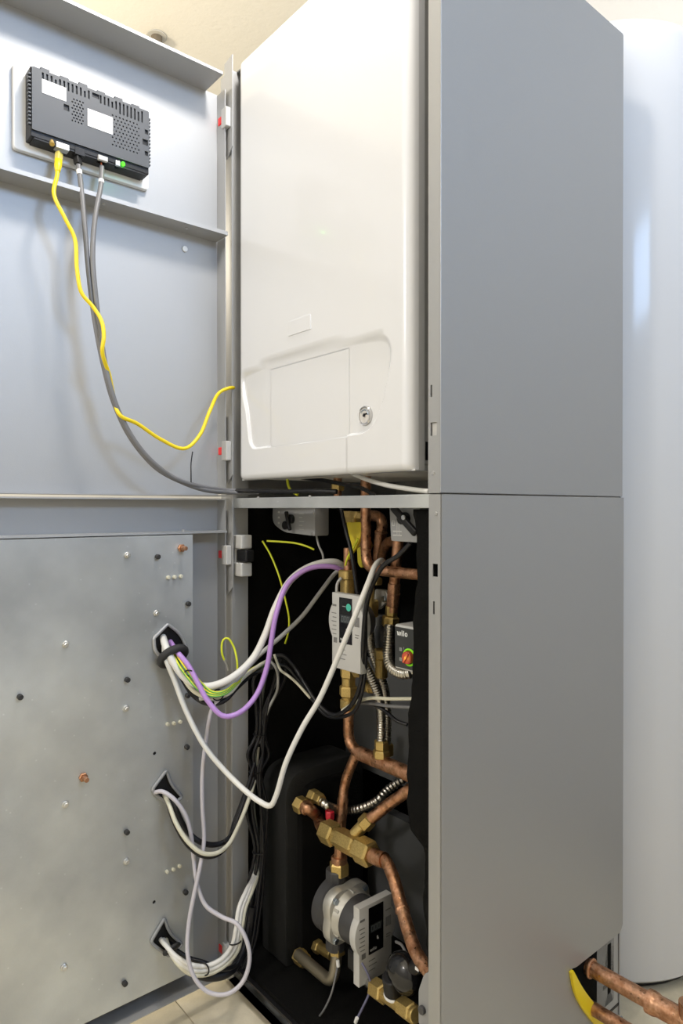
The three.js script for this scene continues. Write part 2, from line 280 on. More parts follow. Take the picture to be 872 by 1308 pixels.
{ // left post with the hinges
  const post = new THREE.Group(); post.name = 'hinge_post'; cab.add(post);
  mesh(post, 'front_flange', box(XL, -0.603, 0.03, TOP + 0.004, -0.0015, 0.0005), M.silverDoor);
  mesh(post, 'return_flange', box(-0.6055, -0.603, 0.03, TOP + 0.002, -0.04, -0.0015), M.silverDoor);
  const hingeAt = (ya, yb, yc, lowBlock) => {
    const p = Z(284, ya, 0.006), q = Z(297.5, yb, 0.006);
    const hp = roundPoly([[p.x, p.y - 0.03, 0], [p.x + 0.012, p.y - 0.022, 0], [p.x + 0.012, p.y, 0], [q.x, p.y + 0.006, 0], [q.x, q.y + 0.02, 0], [p.x + 0.02, q.y, 0], [p.x + 0.02, q.y + 0.01, 0], [p.x, q.y + 0.012, 0]], 0);
    const h = new THREE.Group(); h.name = 'hinge'; cab.add(h);
    const pg = extr(polyShape(hp), 0.002); pg.translate(0, 0, 0.005); mesh(h, 'hinge_plate', uvBox(pg), M.silverDoor);
    const c = Z(289.5, yc, 0.012); mesh(h, 'clip', box(c.x - 0.011, c.x + 0.011, c.y - 0.021, c.y + 0.021, 0.007, 0.019, 0.002), M.lightGrey);
    mesh(h, 'release_tab', box(c.x - 0.027, c.x - 0.0115, c.y - 0.008, c.y + 0.009, 0.008, 0.018, 0.002), M.red, 'red release tab');
    if (lowBlock) {
      const b0 = Z(298, lowBlock[0], -0.004), b1 = Z(309, lowBlock[1], -0.004);
      mesh(h, 'hinge_block', merge([box(b0.x, b1.x, b0.y - 0.03, b0.y, -0.03, -0.002, 0.003), box(b0.x, b1.x, b1.y, b1.y + 0.03, -0.03, -0.002, 0.003), box(b0.x, b0.x + 0.007, b1.y + 0.02, b0.y - 0.02, -0.03, -0.004, 0.001)]), M.lightGrey);
      mesh(h, 'hinge_arm', box(b0.x + 0.008, b1.x + 0.012, b1.y + 0.032, b0.y - 0.032, -0.028, -0.006, 0.004), M.black);
      for (const k of [0.3, 0.7]) mesh(h, 'screw', cyl(V(b0.x + 0.024, b1.y + (b0.y - b1.y) * k, -0.005), V(0, 0, 1), 0.005, 0.004, 12), M.steel);
    }
  };
  hingeAt(88, 200, 153); hingeAt(535, 618, 576); hingeAt(653, 762, 709, [683, 737]); hingeAt(1170, 1262, 1219);
}
// galvanised cross bar between the upper and lower bay
{
  const bar = new THREE.Group(); bar.name = 'cross_bar'; cab.add(bar);
  mesh(bar, 'bar_face', merge([box(-0.6025, -0.0245, Y(0.0), Y(0.0215), -0.006, -0.003, 0.001), box(-0.6025, -0.0245, Y(0.0195), Y(0.0215), -0.03, -0.006)]), M.galv);
  for (const px of [330, 396]) mesh(bar, 'rivet', cyl(Z(px, 639, -0.003).setY(Y(0.0225)), V(0, 1, 0), 0.003, 0.003, 12), M.steel);
}
// black felt lining of the lower bay
{
  const wavy = (x0, x1, y0, y1, z0, z1, nx, ny, nz, amp, front) => {
    const g = new THREE.BoxGeometry(x1 - x0, y1 - y0, z1 - z0, nx, ny, nz); g.translate((x0 + x1) / 2, (y0 + y1) / 2, (z0 + z1) / 2);
    const p = g.attributes.position;
    for (let i = 0; i < p.count; i++) { const x = p.getX(i), y = p.getY(i), z = p.getZ(i); front(p, i, x, y, z, amp); }
    g.computeVertexNormals(); return uvBox(g);
  };
  mesh(cab, 'felt_lining', wavy(XL + 0.005, -0.618, 0.06, Y(0.0), -D + 0.01, -0.03, 1, 60, 30, 0.006, (p, i, x, y, z, a) => { if (x > -0.63) p.setX(i, x + a * noise.noise(y * 9, z * 9, 1.5) + a * 0.5 * noise.noise(y * 30, z * 30, 4)); }), M.felt);
  mesh(cab, 'felt_lining', box(XL + 0.03, -0.03, 0.06, Y(0.0), -D + 0.003, -D + 0.015), M.felt);
  mesh(cab, 'felt_lining', box(XL + 0.01, -0.03, 0.056, 0.066, -D + 0.015, -0.01), M.felt);
  // thick mat inside the right panel; its front edge bulges out past the flange
  const edge = [[648, 527], [660, 527], [700, 533], [760, 530], [800, 528], [860, 525], [920, 521], [1000, 520], [1060, 524], [1085, 540], [1110, 543], [1160, 539], [1200, 545], [1310, 547]].map(([py, px]) => Z(px, py, -0.02));
  const xe = y => { for (let i = 0; i + 1 < edge.length; i++) if (y <= edge[i].y && y >= edge[i + 1].y) return edge[i].x + (edge[i + 1].x - edge[i].x) * (edge[i].y - y) / (edge[i].y - edge[i + 1].y); return edge[edge.length - 1].x; };
  mesh(cab, 'felt_mat', wavy(-0.07, -0.004, 0.07, Y(-0.002), -D + 0.02, -0.008, 6, 110, 24, 0.004, (p, i, x, y, z, a) => {
    const t = (-0.004 - x) / 0.066; p.setX(i, -0.004 + (xe(y) + 0.004) * t + a * t * (noise.noise(y * 25, z * 25, 2) + 0.6 * noise.noise(y * 70, z * 60, 7)));
    if (z > -0.03) p.setZ(i, z + a * (noise.noise(y * 30, x * 40, 5) - 0.3) - t * t * 0.012);
  }), M.felt);
}
// ---- doors: sheet panel with folded flanges, opened by a right angle, inner side facing +x
const DX = -0.64, DZ0 = 0.014, DZ1 = 0.63;
{
  const d = new THREE.Group(); d.name = 'door'; cab.add(d);
  const y0 = Y(0.0255), y1 = Y(0.91);
  mesh(d, 'panel', box(DX - 0.003, DX, y0, y1, DZ0, DZ1), M.silverDoor);
  mesh(d, 'hinge_flange', box(DX, DX + 0.034, y0 + 0.006, y1 - 0.002, DZ0, DZ0 + 0.002), M.silverDoor);
  mesh(d, 'top_flange', merge([box(DX, DX + 0.075, y1 - 0.002, y1, DZ0 + 0.03, DZ1), box(DX + 0.0735, DX + 0.075, y1, y1 + 0.004, DZ0 + 0.03, DZ1)]), M.silverDoor);
  mesh(d, 'edge_flange', box(DX, DX + 0.034, y0, y1, DZ1, DZ1 + 0.002), M.silverDoor);
  mesh(d, 'bottom_flange', box(DX, DX + 0.034, y0, y0 + 0.0025, DZ0, DZ1), M.silverDoor);
  const sy = Y(0.588);
  mesh(d, 'shelf', merge([box(DX, DX + 0.05, sy - 0.002, sy, DZ0 + 0.004, DZ1), box(DX + 0.0485, DX + 0.05, sy, sy + 0.006, DZ0 + 0.004, DZ1)]), M.silverDoor);
  for (const px of [133, 239]) { const p = X(px, 268, DX + 0.03); mesh(d, 'rivet', cyl(V(p.x, sy - 0.003, p.z), V(0, 1, 0), 0.003, 0.003, 12), M.steel); }
  const k = X(236, 319, DX); mesh(d, 'stud', cyl(k.add(V(0.0015, 0, 0)), V(1, 0, 0), 0.0065, 0.003, 20), M.zinc);
}
{
  const d = new THREE.Group(); d.name = 'door'; cab.add(d);
  const y0 = Y(-1.0), y1 = Y(0.0205);
  mesh(d, 'panel', box(DX - 0.003, DX, y0, y1, DZ0, DZ1), M.silverDoor);
  mesh(d, 'hinge_flange', box(DX, DX + 0.034, y0 + 0.002, y1 - 0.003, DZ0, DZ0 + 0.002), M.silverDoor);
  mesh(d, 'top_flange', box(DX, DX + 0.034, y1 - 0.003, y1, DZ0, DZ1), M.silverDoor);
  mesh(d, 'edge_flange', box(DX, DX + 0.034, y0, y1, DZ1, DZ1 + 0.002), M.silverDoor);
  mesh(d, 'bottom_flange', box(DX, DX + 0.06, y0, y0 + 0.002, DZ0 + 0.002, DZ1), M.silverDoor);
  mesh(d, 'rail', merge([box(DX, DX + 0.045, Y(-0.0505), Y(-0.0485), DZ0 + 0.004, DZ1), box(DX + 0.0435, DX + 0.045, Y(-0.053), Y(-0.0505), DZ0 + 0.004, DZ1)]), M.silverDoor);
  const p = X(234, 678, DX + 0.03); mesh(d, 'rivet', cyl(V(p.x, Y(-0.047), p.z), V(0, 1, 0), 0.0035, 0.004, 12), M.steel);
}

// ---------------------------------------------------------------- boiler
{
  const g = thing('wall_boiler', 'glossy white boiler hung in the upper bay of the cabinet', 'boiler');
  const x0 = -0.582, x1 = -0.064, y0 = Y(0.060), y1 = Y(0.957), R = 0.02;
  // front cover as a height field: rounded rim, sunk control recess, pocket for the flap, seam
  const q = (px, py) => { const p = Z(px, py, 0); return [p.x, p.y]; };
  const rec = roundPoly([[...q(309, 481), 0.014], [...q(355, 459), 0.05], [...q(440, 439), 0.06], [...q(497, 431), 0.032], [...q(492, 505), 0.05], [...q(473, 552), 0.045], [...q(319, 574.5), 0.024]], 0.02, 10);
  const inPoly = (x, y, P) => { let c = false; for (let i = 0, j = P.length - 1; i < P.length; j = i++) { const [a, b] = P[i], [e, f] = P[j]; if ((b > y) !== (f > y) && x < (e - a) * (y - b) / (f - b) + a) c = !c; } return c; };
  const sd = (x, y, P) => { let m = 9; for (let i = 0, j = P.length - 1; i < P.length; j = i++) { const [a, b] = P[j], [e, f] = P[i]; const t = Math.max(0, Math.min(1, ((x - a) * (e - a) + (y - b) * (f - b)) / ((e - a) ** 2 + (f - b) ** 2))); m = Math.min(m, Math.hypot(x - a - t * (e - a), y - b - t * (f - b))); } return inPoly(x, y, P) ? m : -m; };
  const fa = q(342, 472), fb = q(442, 445), fc = q(442, 561.5), fd = q(344, 570);
  const FX0 = fa[0] + 0.002, FX1 = fb[0], FYT = (fa[1] + fb[1]) / 2, FYB = (fc[1] + fd[1]) / 2 + 0.001;
  const ss = (a, b, t) => { t = Math.max(0, Math.min(1, (t - a) / (b - a))); return t * t * (3 - 2 * t); };
  const grid = (a, b, base, fine, extra) => { const s = [a]; let c = a; while (c < b - 1e-6) { const st = fine.some(([l, h]) => c >= l - 1e-6 && c < h) ? 0.0016 : base; c = Math.min(b, c + st); s.push(c); } return [...new Set([...s.filter(v => !extra.some(e => Math.abs(e - v) < 0.0006)), ...extra])].sort((m, n) => m - n); };
  const GW = 0.0016;
  const gx = grid(x0, x1, 0.006, [[x0, x0 + 0.024], [x1 - 0.026, x1], [q(306, 500)[0], q(500, 500)[0]]], [FX0 - GW, FX0 - GW + 0.0003, FX1 + GW - 0.0003, FX1 + GW]);
  const gy = grid(y0, y1, 0.012, [[y0, y0 + 0.024], [y1 - 0.024, y1], [q(319, 580)[1], q(497, 425)[1]]], [FYB - GW, FYB - GW + 0.0003, FYT + GW - 0.0003, FYT + GW]);
  const depth = (x, y, smooth) => {
    const ex = Math.max(0, R - (x - x0), R - (x1 - x)) / R, ey = Math.max(0, 0.012 - (y - y0), 0.012 - (y1 - y)) / 0.012;
    let z = -R * (1 - Math.sqrt(Math.max(0, 1 - ex * ex))) - 0.012 * (1 - Math.sqrt(Math.max(0, 1 - ey * ey)));
    const s = sd(x, y, rec); { const up = y > (FYT + FYB) / 2 ? 1 : 0; z -= 0.0065 * ss(up ? -0.009 * Math.min(1, (y - (FYT + FYB) / 2) / 0.04) - 0.001 : -0.001, 0.004, s); }
    if (smooth) return z;
    if (x > FX0 - GW + 0.0001 && x < FX1 + GW - 0.0001 && y > FYB - GW + 0.0001 && y < FYT + GW - 0.0001) z -= 0.006;
    if (Math.abs(x - FX1 - GW / 2) < GW * 0.6 && y < FYB) z -= 0.006;
    return z;
  };
  const pos = [], idx = [], uv = [], nx = gx.length;
  const nor = [], h = 0.0004;
  for (const y of gy) for (const x of gx) { pos.push(x, y, depth(x, y)); uv.push(x, y); const n = V((depth(x - h, y, 1) - depth(x + h, y, 1)) / (2 * h), (depth(x, y - h, 1) - depth(x, y + h, 1)) / (2 * h), 1).normalize(); nor.push(n.x, n.y, n.z); }
  for (let j = 0; j + 1 < gy.length; j++) for (let i = 0; i + 1 < nx; i++) { const a = j * nx + i; idx.push(a, a + 1, a + nx, a + 1, a + nx + 1, a + nx); }
  let fg = new THREE.BufferGeometry(); fg.setAttribute('position', new THREE.Float32BufferAttribute(pos, 3)); fg.setAttribute('uv', new THREE.Float32BufferAttribute(uv, 2)); fg.setIndex(idx);
  fg.setAttribute('normal', new THREE.Float32BufferAttribute(nor, 3));
  mesh(g, 'front_cover', fg, M.white);
  mesh(g, 'cover_rim', merge([box(x0, x0 + 0.002, y0, y1, -0.034, -R), box(x1 - 0.002, x1, y0, y1, -0.034, -R), box(x0, x1, y0, y0 + 0.002, -0.034, -0.012), box(x0, x1, y1 - 0.002, y1, -0.034, -0.012)]), M.white);
  mesh(g, 'casing', box(x0 + 0.006, x1 - 0.004, y0 + 0.012, y1 - 0.006, -0.38, -0.036), M.lightGrey);
  mesh(g, 'bottom_tray', box(x0 + 0.03, x1 - 0.03, y0 + 0.002, y0 + 0.012, -0.36, -0.03), M.whiteMatt);
  mesh(g, 'flap', (() => { const b = new RoundedBoxGeometry(FX1 - FX0, FYT - FYB, 0.006, 3, 0.0008); b.translate((FX0 + FX1) / 2, (FYT + FYB) / 2, -0.0093); return uvBox(b); })(), M.white);
  { const a = q(369, 410), b = q(397, 421.5); mesh(g, 'badge', box(a[0], b[0], b[1] + 0.001, a[1] - 0.002, -0.002, 0.0014, 0.0008), M.white); }
  { const gp = Z(467, 531, -0.006); const ga = new THREE.Group(); ga.name = 'pressure_gauge'; g.add(ga);
    mesh(ga, 'bezel', aim(toCreasedNormals(lathe([[0.0135, 0], [0.0165, 0.0], [0.0165, 0.003], [0.015, 0.005], [0.0135, 0.0045], [0.0135, 0]], 32), 0.6), gp, V(0, 0, 1)), M.steel);
    mesh(ga, 'dial', cyl(gp.clone().add(V(0, 0, 0.0015)), V(0, 0, 1), 0.0136, 0.003, 32, 0.02), print(96, 96, (c, w) => { c.fillStyle = '#c9c7c4'; c.fillRect(0, 0, w, w); }), 'pale dial');
    mesh(ga, 'needle', box(gp.x - 0.003, gp.x + 0.008, gp.y + 0.001, gp.y + 0.0035, gp.z + 0.003, gp.z + 0.0036), M.blackGloss);
    mesh(ga, 'scale_arc', (() => { const t = new THREE.TorusGeometry(0.0098, 0.0014, 6, 24, 2.6); t.translate(gp.x, gp.y, gp.z + 0.0032); return t; })(), M.bolt);
    mesh(ga, 'hub', cyl(gp.clone().add(V(0, 0, 0.0042)), V(0, 0, 1), 0.0028, 0.002, 12), M.blackGloss);
  }
  { const a = Z(545.5, 565, -0.05); mesh(g, 'rating_label', box(x1 - 0.004, x1 - 0.0035, a.y - 0.03, a.y, -0.065, -0.04), M.black); }
}

// ---------------------------------------------------------------- control panel on the upper door (seen from behind)
{
  const g = thing('control_panel', 'black back of a touch control panel in a white frame on upper door', 'control panel');
  const z0 = 0.1795, z1 = 0.436, y0 = Y(0.648), y1 = Y(0.804);
  const fr = extr(polyShape(roundPoly([[-z1, y0, 0.008], [-z0, y0, 0.008], [-z0, y1, 0.008], [-z1, y1, 0.008]], 0.008)), 0.008, 0.0015); mesh(g, 'frame', onSide(fr, DX + 0.0016), M.whiteMatt);
  const a0 = 0.193, a1 = 0.416, b0 = Y(0.664), b1 = Y(0.789), xb = DX + 0.010, xf = DX + 0.044;
  mesh(g, 'housing', box(xb, xf - 0.003, b0, b1, a0, a1, 0.002), M.black);
  // back cover with real vent slots and round perforations
  const s = polyShape(roundPoly([[-a1 + 0.002, b0 + 0.012, 0.002], [-a0 - 0.001, b0 + 0.012, 0.002], [-a0 - 0.001, b1 - 0.001, 0.003], [-a1 + 0.002, b1 - 0.001, 0.003]], 0.002));
  const hole = pts => { const h = new THREE.Path(); pts.forEach((p, i) => i ? h.lineTo(p[0], p[1]) : h.moveTo(p[0], p[1])); h.closePath(); s.holes.push(h); };
  const rect = (u0, u1, v0, v1) => hole([[u0, v0], [u0, v1], [u1, v1], [u1, v0]]);
  const LU = -a1, Wd = a1 - a0, H = b1 - b0, rt = (u0, u1, v0, v1) => rect(LU + Wd * u0, LU + Wd * u1, b0 + H * v0, b0 + H * v1);
  for (let i = 0; i < 26; i++) { const u = 0.085 + i * 0.0335; if (i === 12 || i === 13) continue; const low = (i > 2 && i < 6) ? 0.80 : (i > 18 ? 0.78 : 0.83); rt(u, u + 0.015, low, 0.955 - (i % 7 === 3 ? 0.03 : 0)); }
  rt(0.49, 0.55, 0.88, 0.95);
  rt(0.255, 0.30, 0.53, 0.62); rt(0.955, 0.985, 0.62, 0.69); rt(0.935, 0.985, 0.44, 0.53); rt(0.955, 0.985, 0.28, 0.35);
  const perf = (u0, u1, v0, v1, nu, nv) => { for (let j = 0; j < nv; j++) for (let i = 0; i < nu; i++) { const cu = LU + Wd * (u0 + (u1 - u0) * (i + (j % 2) * 0.5) / nu), cv = b0 + H * (v0 + (v1 - v0) * j / (nv - 1)); const pts = []; for (let k = 0; k < 6; k++) pts.push([cu + 0.0017 * Math.cos(-k * Math.PI / 3), cv + 0.0017 * Math.sin(-k * Math.PI / 3)]); hole(pts); } };
  perf(0.325, 0.425, 0.42, 0.74, 4, 8); perf(0.665, 0.915, 0.27, 0.72, 8, 9);
  mesh(g, 'back_cover', onSide(extr(s, 0.003), xf - 0.003 + 0.0002), M.hmi);
  mesh(g, 'vent_backing', box(xf - 0.0034, xf - 0.0029, b0 + 0.012, b1 - 0.002, a0 + 0.002, a1 - 0.003), M.black);
  for (let i = 0; i < 14; i++) mesh(g, 'cooling_rib', box(xf - 0.008, xf - 0.001, b0 + 0.02 + i * 0.0068, b0 + 0.0235 + i * 0.0068, a1 - 0.001, a1 + 0.004, 0.0008), M.hmi);
  for (let i = 0; i < 6; i++) mesh(g, 'cooling_rib', box(xf - 0.009, xf - 0.001, b1 - 0.001, b1 + 0.003 + (i % 2) * 0.0015, a0 + 0.02 + i * 0.034, a0 + 0.036 + i * 0.034, 0.001), M.hmi);
  for (let i = 0; i < 14; i++) mesh(g, 'cooling_rib', box(xf - 0.008, xf - 0.001, b0 + 0.018 + i * 0.007, b0 + 0.0215 + i * 0.007, a0 - 0.003, a0 + 0.001, 0.0008), M.hmi);
  const st = (u0, u1, v0, v1, lines) => { const w = Wd * (u1 - u0), h = H * (v1 - v0); const pg = new THREE.BoxGeometry(w, h, 0.0006); pg.translate(LU + Wd * (u0 + u1) / 2, b0 + H * (v0 + v1) / 2, 0);
    mesh(g, 'sticker', onSide(pg, xf + 0.0006), lines ? print(200, 130, (c, cw, ch) => { c.fillStyle = '#f4f4f4'; c.fillRect(0, 0, cw, ch); c.fillStyle = '#77747c'; for (let i = 0; i < 7; i++) c.fillRect(52 + (i % 3) * 4, 14 + i * 13, 60 + (i * 37) % 45, 4); c.font = 'bold 20px sans-serif'; c.fillStyle = '#5f5c64'; c.fillText('CE', 84, 120); c.strokeStyle = '#6f6c74'; c.lineWidth = 4; c.strokeRect(14, 86, 26, 26); c.strokeRect(158, 16, 26, 26); }) : M.sticker, 'white printed sticker'); };
  st(0.085, 0.275, 0.66, 0.86, false); st(0.45, 0.665, 0.42, 0.68, true);
  // connectors along the lower edge
  mesh(g, 'connector_bay', box(xb + 0.002, xf - 0.004, b0 - 0.003, b0 + 0.012, a0 + 0.006, a1 - 0.006, 0.001), M.black);
  const cz = px => X(px, 200, xf - 0.01).z;
  mesh(g, 'jack', cyl(V(xf - 0.006, b0 + 0.003, cz(66)), V(0.6, -1, 0), 0.0045, 0.014, 16), M.brass);
  mesh(g, 'network_port', box(xf - 0.018, xf - 0.002, b0 - 0.005, b0 + 0.006, cz(88), cz(71), 0.001), M.zinc);
  mesh(g, 'serial_port', box(xf - 0.018, xf - 0.002, b0 - 0.006, b0 + 0.008, cz(108), cz(95), 0.001), M.black);
  mesh(g, 'power_port', box(xf - 0.016, xf + 0.001, b0 - 0.003, b0 + 0.006, cz(136), cz(124), 0.001), M.lightGrey);
  mesh(g, 'usb_port', box(xf - 0.014, xf + 0.0, b0 - 0.003, b0 + 0.007, cz(152), cz(146), 0.001), M.steel);
  const lp = V(xf - 0.003, b0 + 0.005, cz(156)); mesh(g, 'status_light', (() => { const q = new THREE.SphereGeometry(0.0042, 14, 10); q.translate(lp.x, lp.y, lp.z); return q; })(), M.led, 'glowing green status light');
  const pl = new THREE.PointLight(new THREE.Color(0.2, 1.0, 0.08), 0.012, 0, 2); pl.position.copy(lp).add(V(0.004, -0.006, 0)); pl.castShadow = true; pl.shadow.radius = 0.1; g.add(pl);
}

// ---------------------------------------------------------------- galvanised mounting plate on the lower door
const BX = -0.59;
const bp = (px, py) => { const p = X(px, py, BX); return [-p.z, p.y]; };
{
  const g = thing('mounting_plate', 'spotted galvanised steel mounting plate on the lower door', 'mounting plate');
  const yT = Y(-0.055), yB = Y(-0.9645), zR = X(246, 900, BX).z;
  const s = polyShape([[-0.6, yB], [-zR, yB], [-zR, yT], [-0.6, yT]]);
  const openings = [
    roundPoly([bp(195, 815), bp(213, 797), [...bp(230, 810), 0.05], [...bp(240, 835), 0.004], bp(222, 852), [...bp(196, 832), 0.02]], 0.003),
    roundPoly([bp(193, 1008), bp(211, 984), [...bp(217, 1002), 0.03], bp(231, 1018), bp(217, 1030), [...bp(195, 1014), 0.01]], 0.003),
    roundPoly([bp(191, 1203), bp(208, 1174), [...bp(215, 1193), 0.03], bp(231, 1207), bp(214, 1222), [...bp(194, 1208), 0.01]], 0.003)];
  const holes = [bp(197, 963), bp(196, 1154)].map(c => { const o = []; for (let k = 0; k < 10; k++) o.push([c[0] + 0.0036 * Math.cos(-k * 0.628), c[1] + 0.0036 * Math.sin(-k * 0.628)]); return o; });
  for (const o of [...openings, ...holes]) { const h = new THREE.Path(); o.forEach((p, i) => i ? h.lineTo(p[0], p[1]) : h.moveTo(p[0], p[1])); h.closePath(); s.holes.push(h); }
  mesh(g, 'plate', uvBox(onSide(extr(s, 0.002), BX - 0.002)), M.galv);
  mesh(g, 'fold', merge([box(BX - 0.02, BX - 0.002, yT - 0.002, yT, zR, 0.6), box(BX - 0.02, BX - 0.002, yB, yT, zR, zR + 0.002)]), M.galv);
  mesh(g, 'dark_backing_box', box(BX - 0.045, BX - 0.0025, yB + 0.02, yT - 0.02, zR + 0.006, 0.58), M.black);  // black box behind the plate, makes its openings look dark
  for (let i = 0; i < 3; i++) {                                      // raised rim round each cable opening
    const P = openings[i].map(p => V(BX + 0.004, p[1], -p[0])); P.push(P[0].clone());
    const rim = mesh(g, 'cable_bezel', sweep(P, 0.0035, { radial: 6, step: 0.004 }), i ? M.greyBox : M.silverDoor);
    const c = [bp(213, 836), bp(213, 1014), bp(211, 1206)][i];
    if (i !== 1) mesh(rim, 'grommet', (() => { const t = new THREE.TorusGeometry(i ? 0.015 : 0.025, i ? 0.004 : 0.0085, 10, 28); t.rotateX(Math.PI / 2); return aim(t, V(BX + 0.026, c[1], -c[0]), V(0.8, -0.75, -0.1)); })(), M.rubber, 'black rubber grommet');
  }
  const silver = [[162, 709], [199, 783], [83, 823], [160, 905], [82, 1028], [160, 1101], [80, 1237]];
  const black = [[200, 711], [239, 771], [161, 868], [24, 890], [237, 954], [160, 1063], [235, 1140], [157, 1257], [238, 888]];
  const copper = [[231, 700], [105, 993]];
  for (const [a, b] of silver) { const p = X(a, b, BX); const c = mesh(g, 'screw', merge([cyl(p.clone().add(V(0.002, 0, 0)), V(1, 0, 0), 0.0062, 0.004, 14), hex(p.clone().add(V(0.006, 0, 0)), V(1, 0, 0), 0.0042, 0.006)]), M.zinc); }
  for (const [a, b] of black) { const p = X(a, b, BX); mesh(g, 'plug', cyl(p.clone().add(V(0.005, 0, 0)), V(1, 0, 0), 0.005, 0.01, 14, 0.3), M.rubber); }
  for (const [a, b] of copper) { const p = X(a, b, BX); const n = mesh(g, 'earth_bolt', hex(p.clone().add(V(0.003, 0, 0)), V(1, 0, 0), 0.0085, 0.006), M.copper, 'copper coloured bolt'); mesh(n, 'bolt_shank', cyl(p.clone().add(V(0.012, 0, 0)), V(1, 0, 0), 0.0045, 0.02, 14), M.copper); }
  for (const [a, b] of [[214, 737.5], [222, 737], [230, 736], [213, 925], [221, 924], [229, 922], [212, 1114], [220, 1111], [228, 1107]]) { const p = X(a, b, BX); mesh(g, 'standoff', cyl(p.clone().add(V(0.003, 0, 0)), V(1, 0, 0), 0.0038, 0.007, 14, 0.3), M.cream); }
}

// ---------------------------------------------------------------- lower bay: plates, heat exchanger
{
  const a = Z(447, 880, -0.33), b = Z(535, 1010, -0.33), yb = Y(-0.635);
  const g = thing('divider_plate', 'grey sheet metal plate behind the corrugated hoses', 'metal plate');
  mesh(g, 'sheet', box(a.x - 0.02, b.x + 0.1, yb, Y(-0.36), -0.335, -0.333), M.plate);
  mesh(g, 'lower_fold', box(a.x - 0.02, b.x + 0.1, yb, yb + 0.002, -0.36, -0.335), M.plate);
  const h = thing('divider_plate', 'grey sheet metal plate behind the lower pump and brass valve', 'metal plate');
  mesh(h, 'sheet', box(-0.53, -0.09, Y(-1.0), Y(-0.715), -0.335, -0.333), M.plate);
  mesh(h, 'upper_fold', box(-0.53, -0.09, Y(-0.717), Y(-0.715), -0.36, -0.335), M.plate);
}
{
  const g = thing('heat_exchanger', 'black foam insulated heat exchanger block with rounded top corner', 'heat exchanger');
  const zf = -0.075, zb = -0.30, yt = Y(-0.575), yb = 0.066;
  const outer = roundPoly([[-zf, yb, 0.01], [-zb, yb, 0.01], [-zb, yt, 0.05], [-zf, yt, 0.06]], 0.05, 8);
  mesh(g, 'insulation_shell', uvBox(toCreasedNormals(onSide(extr(polyShape(outer), 0.085, 0.004), -0.597), 0.5)), M.foam);
  const inner = roundPoly([[-zf + 0.03, yb + 0.02, 0.01], [-zb - 0.02, yb + 0.02, 0.01], [-zb - 0.02, yt - 0.03, 0.04], [-zf + 0.03, yt - 0.03, 0.05]], 0.05, 8);
  mesh(g, 'front_cover', uvBox(onSide(extr(polyShape(inner), 0.012, 0.003), -0.506)), M.felt);
}

// ---------------------------------------------------------------- circulation pumps
const printPlate = (seedMarks) => print(128, 210, (c, w, h) => {
  c.fillStyle = '#a3a39f'; c.fillRect(0, 0, w, h);
});
function pumpFace(g, scale, withText) {                              // local frame: face looks along +z, centre of the face at the origin
  const R = 0.052 * scale, hw = 0.0415 * scale, yt = 0.062 * scale, yb = -0.083 * scale, cy = 0.008 * scale;
  const sh = new THREE.Shape(); const yo = Math.sqrt(R * R - hw * hw), aR = Math.atan2(yo, hw);
  sh.moveTo(-hw, yt); sh.lineTo(-hw, cy + yo); sh.absarc(0, cy, R, Math.PI - aR, Math.PI + aR, false); sh.lineTo(-hw, yb); sh.lineTo(hw, yb); sh.lineTo(hw, cy - yo); sh.absarc(0, cy, R, -aR, aR, false); sh.lineTo(hw, yt); sh.closePath();
  const fg = extr(sh, 0.014, 0.0015, 14); fg.translate(0, 0, -0.0155); mesh(g, 'control_head', toCreasedNormals(fg, 0.6), M.lightGrey);
  const dw = 0.0185 * scale, d0 = -0.032 * scale, d1 = 0.055 * scale;
  const pg = new THREE.BoxGeometry(dw * 2, d1 - d0, 0.001); pg.translate(0, (d0 + d1) / 2, 0.0005);
  mesh(g, 'display', pg, print(96, 224, (c, w, h) => {
    c.fillStyle = '#0b0c0d'; c.fillRect(0, 0, w, h); c.fillStyle = '#2e3234'; c.fillRect(10, 84, 76, 40);
    c.strokeStyle = '#565c5e'; c.lineWidth = 4; for (let i = 0; i < 3; i++) c.strokeRect(18 + i * 21, 92, 13, 24);
    c.fillStyle = '#cfd2d2'; c.fillRect(52, 150, 9, 16); c.fillRect(58, 160, 7, 9); c.font = 'bold 22px sans-serif'; c.fillText('wilo', 8, 212);
    if (withText) { c.fillStyle = '#8b9092'; c.fillRect(24, 40, 26, 4); }
  }, 0.2), 'black glossy display');
  if (withText) mesh(g, 'green_dot', cyl(V(0.0095 * scale, 0.038 * scale, 0.0014), V(0, 0, 1), 0.0072 * scale, 0.0006, 20, 0.02), std(0.06, 0.42, 0.32, 0.5), 'round green sticker');
  const ink = std(0.16, 0.16, 0.16, 0.6), mk = (x0, x1, y0, y1) => box(x0 * scale, x1 * scale, y0 * scale, y1 * scale, 0.0, 0.0005);
  const marks = []; for (let i = 0; i < 6; i++) marks.push(mk(-0.042 + (i % 2) * 0.003, -0.028, 0.022 - i * 0.008, 0.0235 - i * 0.008));
  for (let i = 0; i < 3; i++) marks.push(mk(-0.018, -0.002 + (i % 2) * 0.004, -0.045 - i * 0.009, -0.0435 - i * 0.009));
  marks.push(mk(-0.036, -0.026, -0.034, -0.024), mk(0.025, 0.039, 0.004, 0.022), mk(0.027, 0.038, -0.012, -0.0105), mk(0.027, 0.036, -0.017, -0.0155), mk(-0.04, -0.028, 0.036, 0.040), mk(0.025, 0.038, 0.034, 0.036));
  mesh(g, 'printed_marks', merge(marks), ink, 'small dark printed symbols');
}
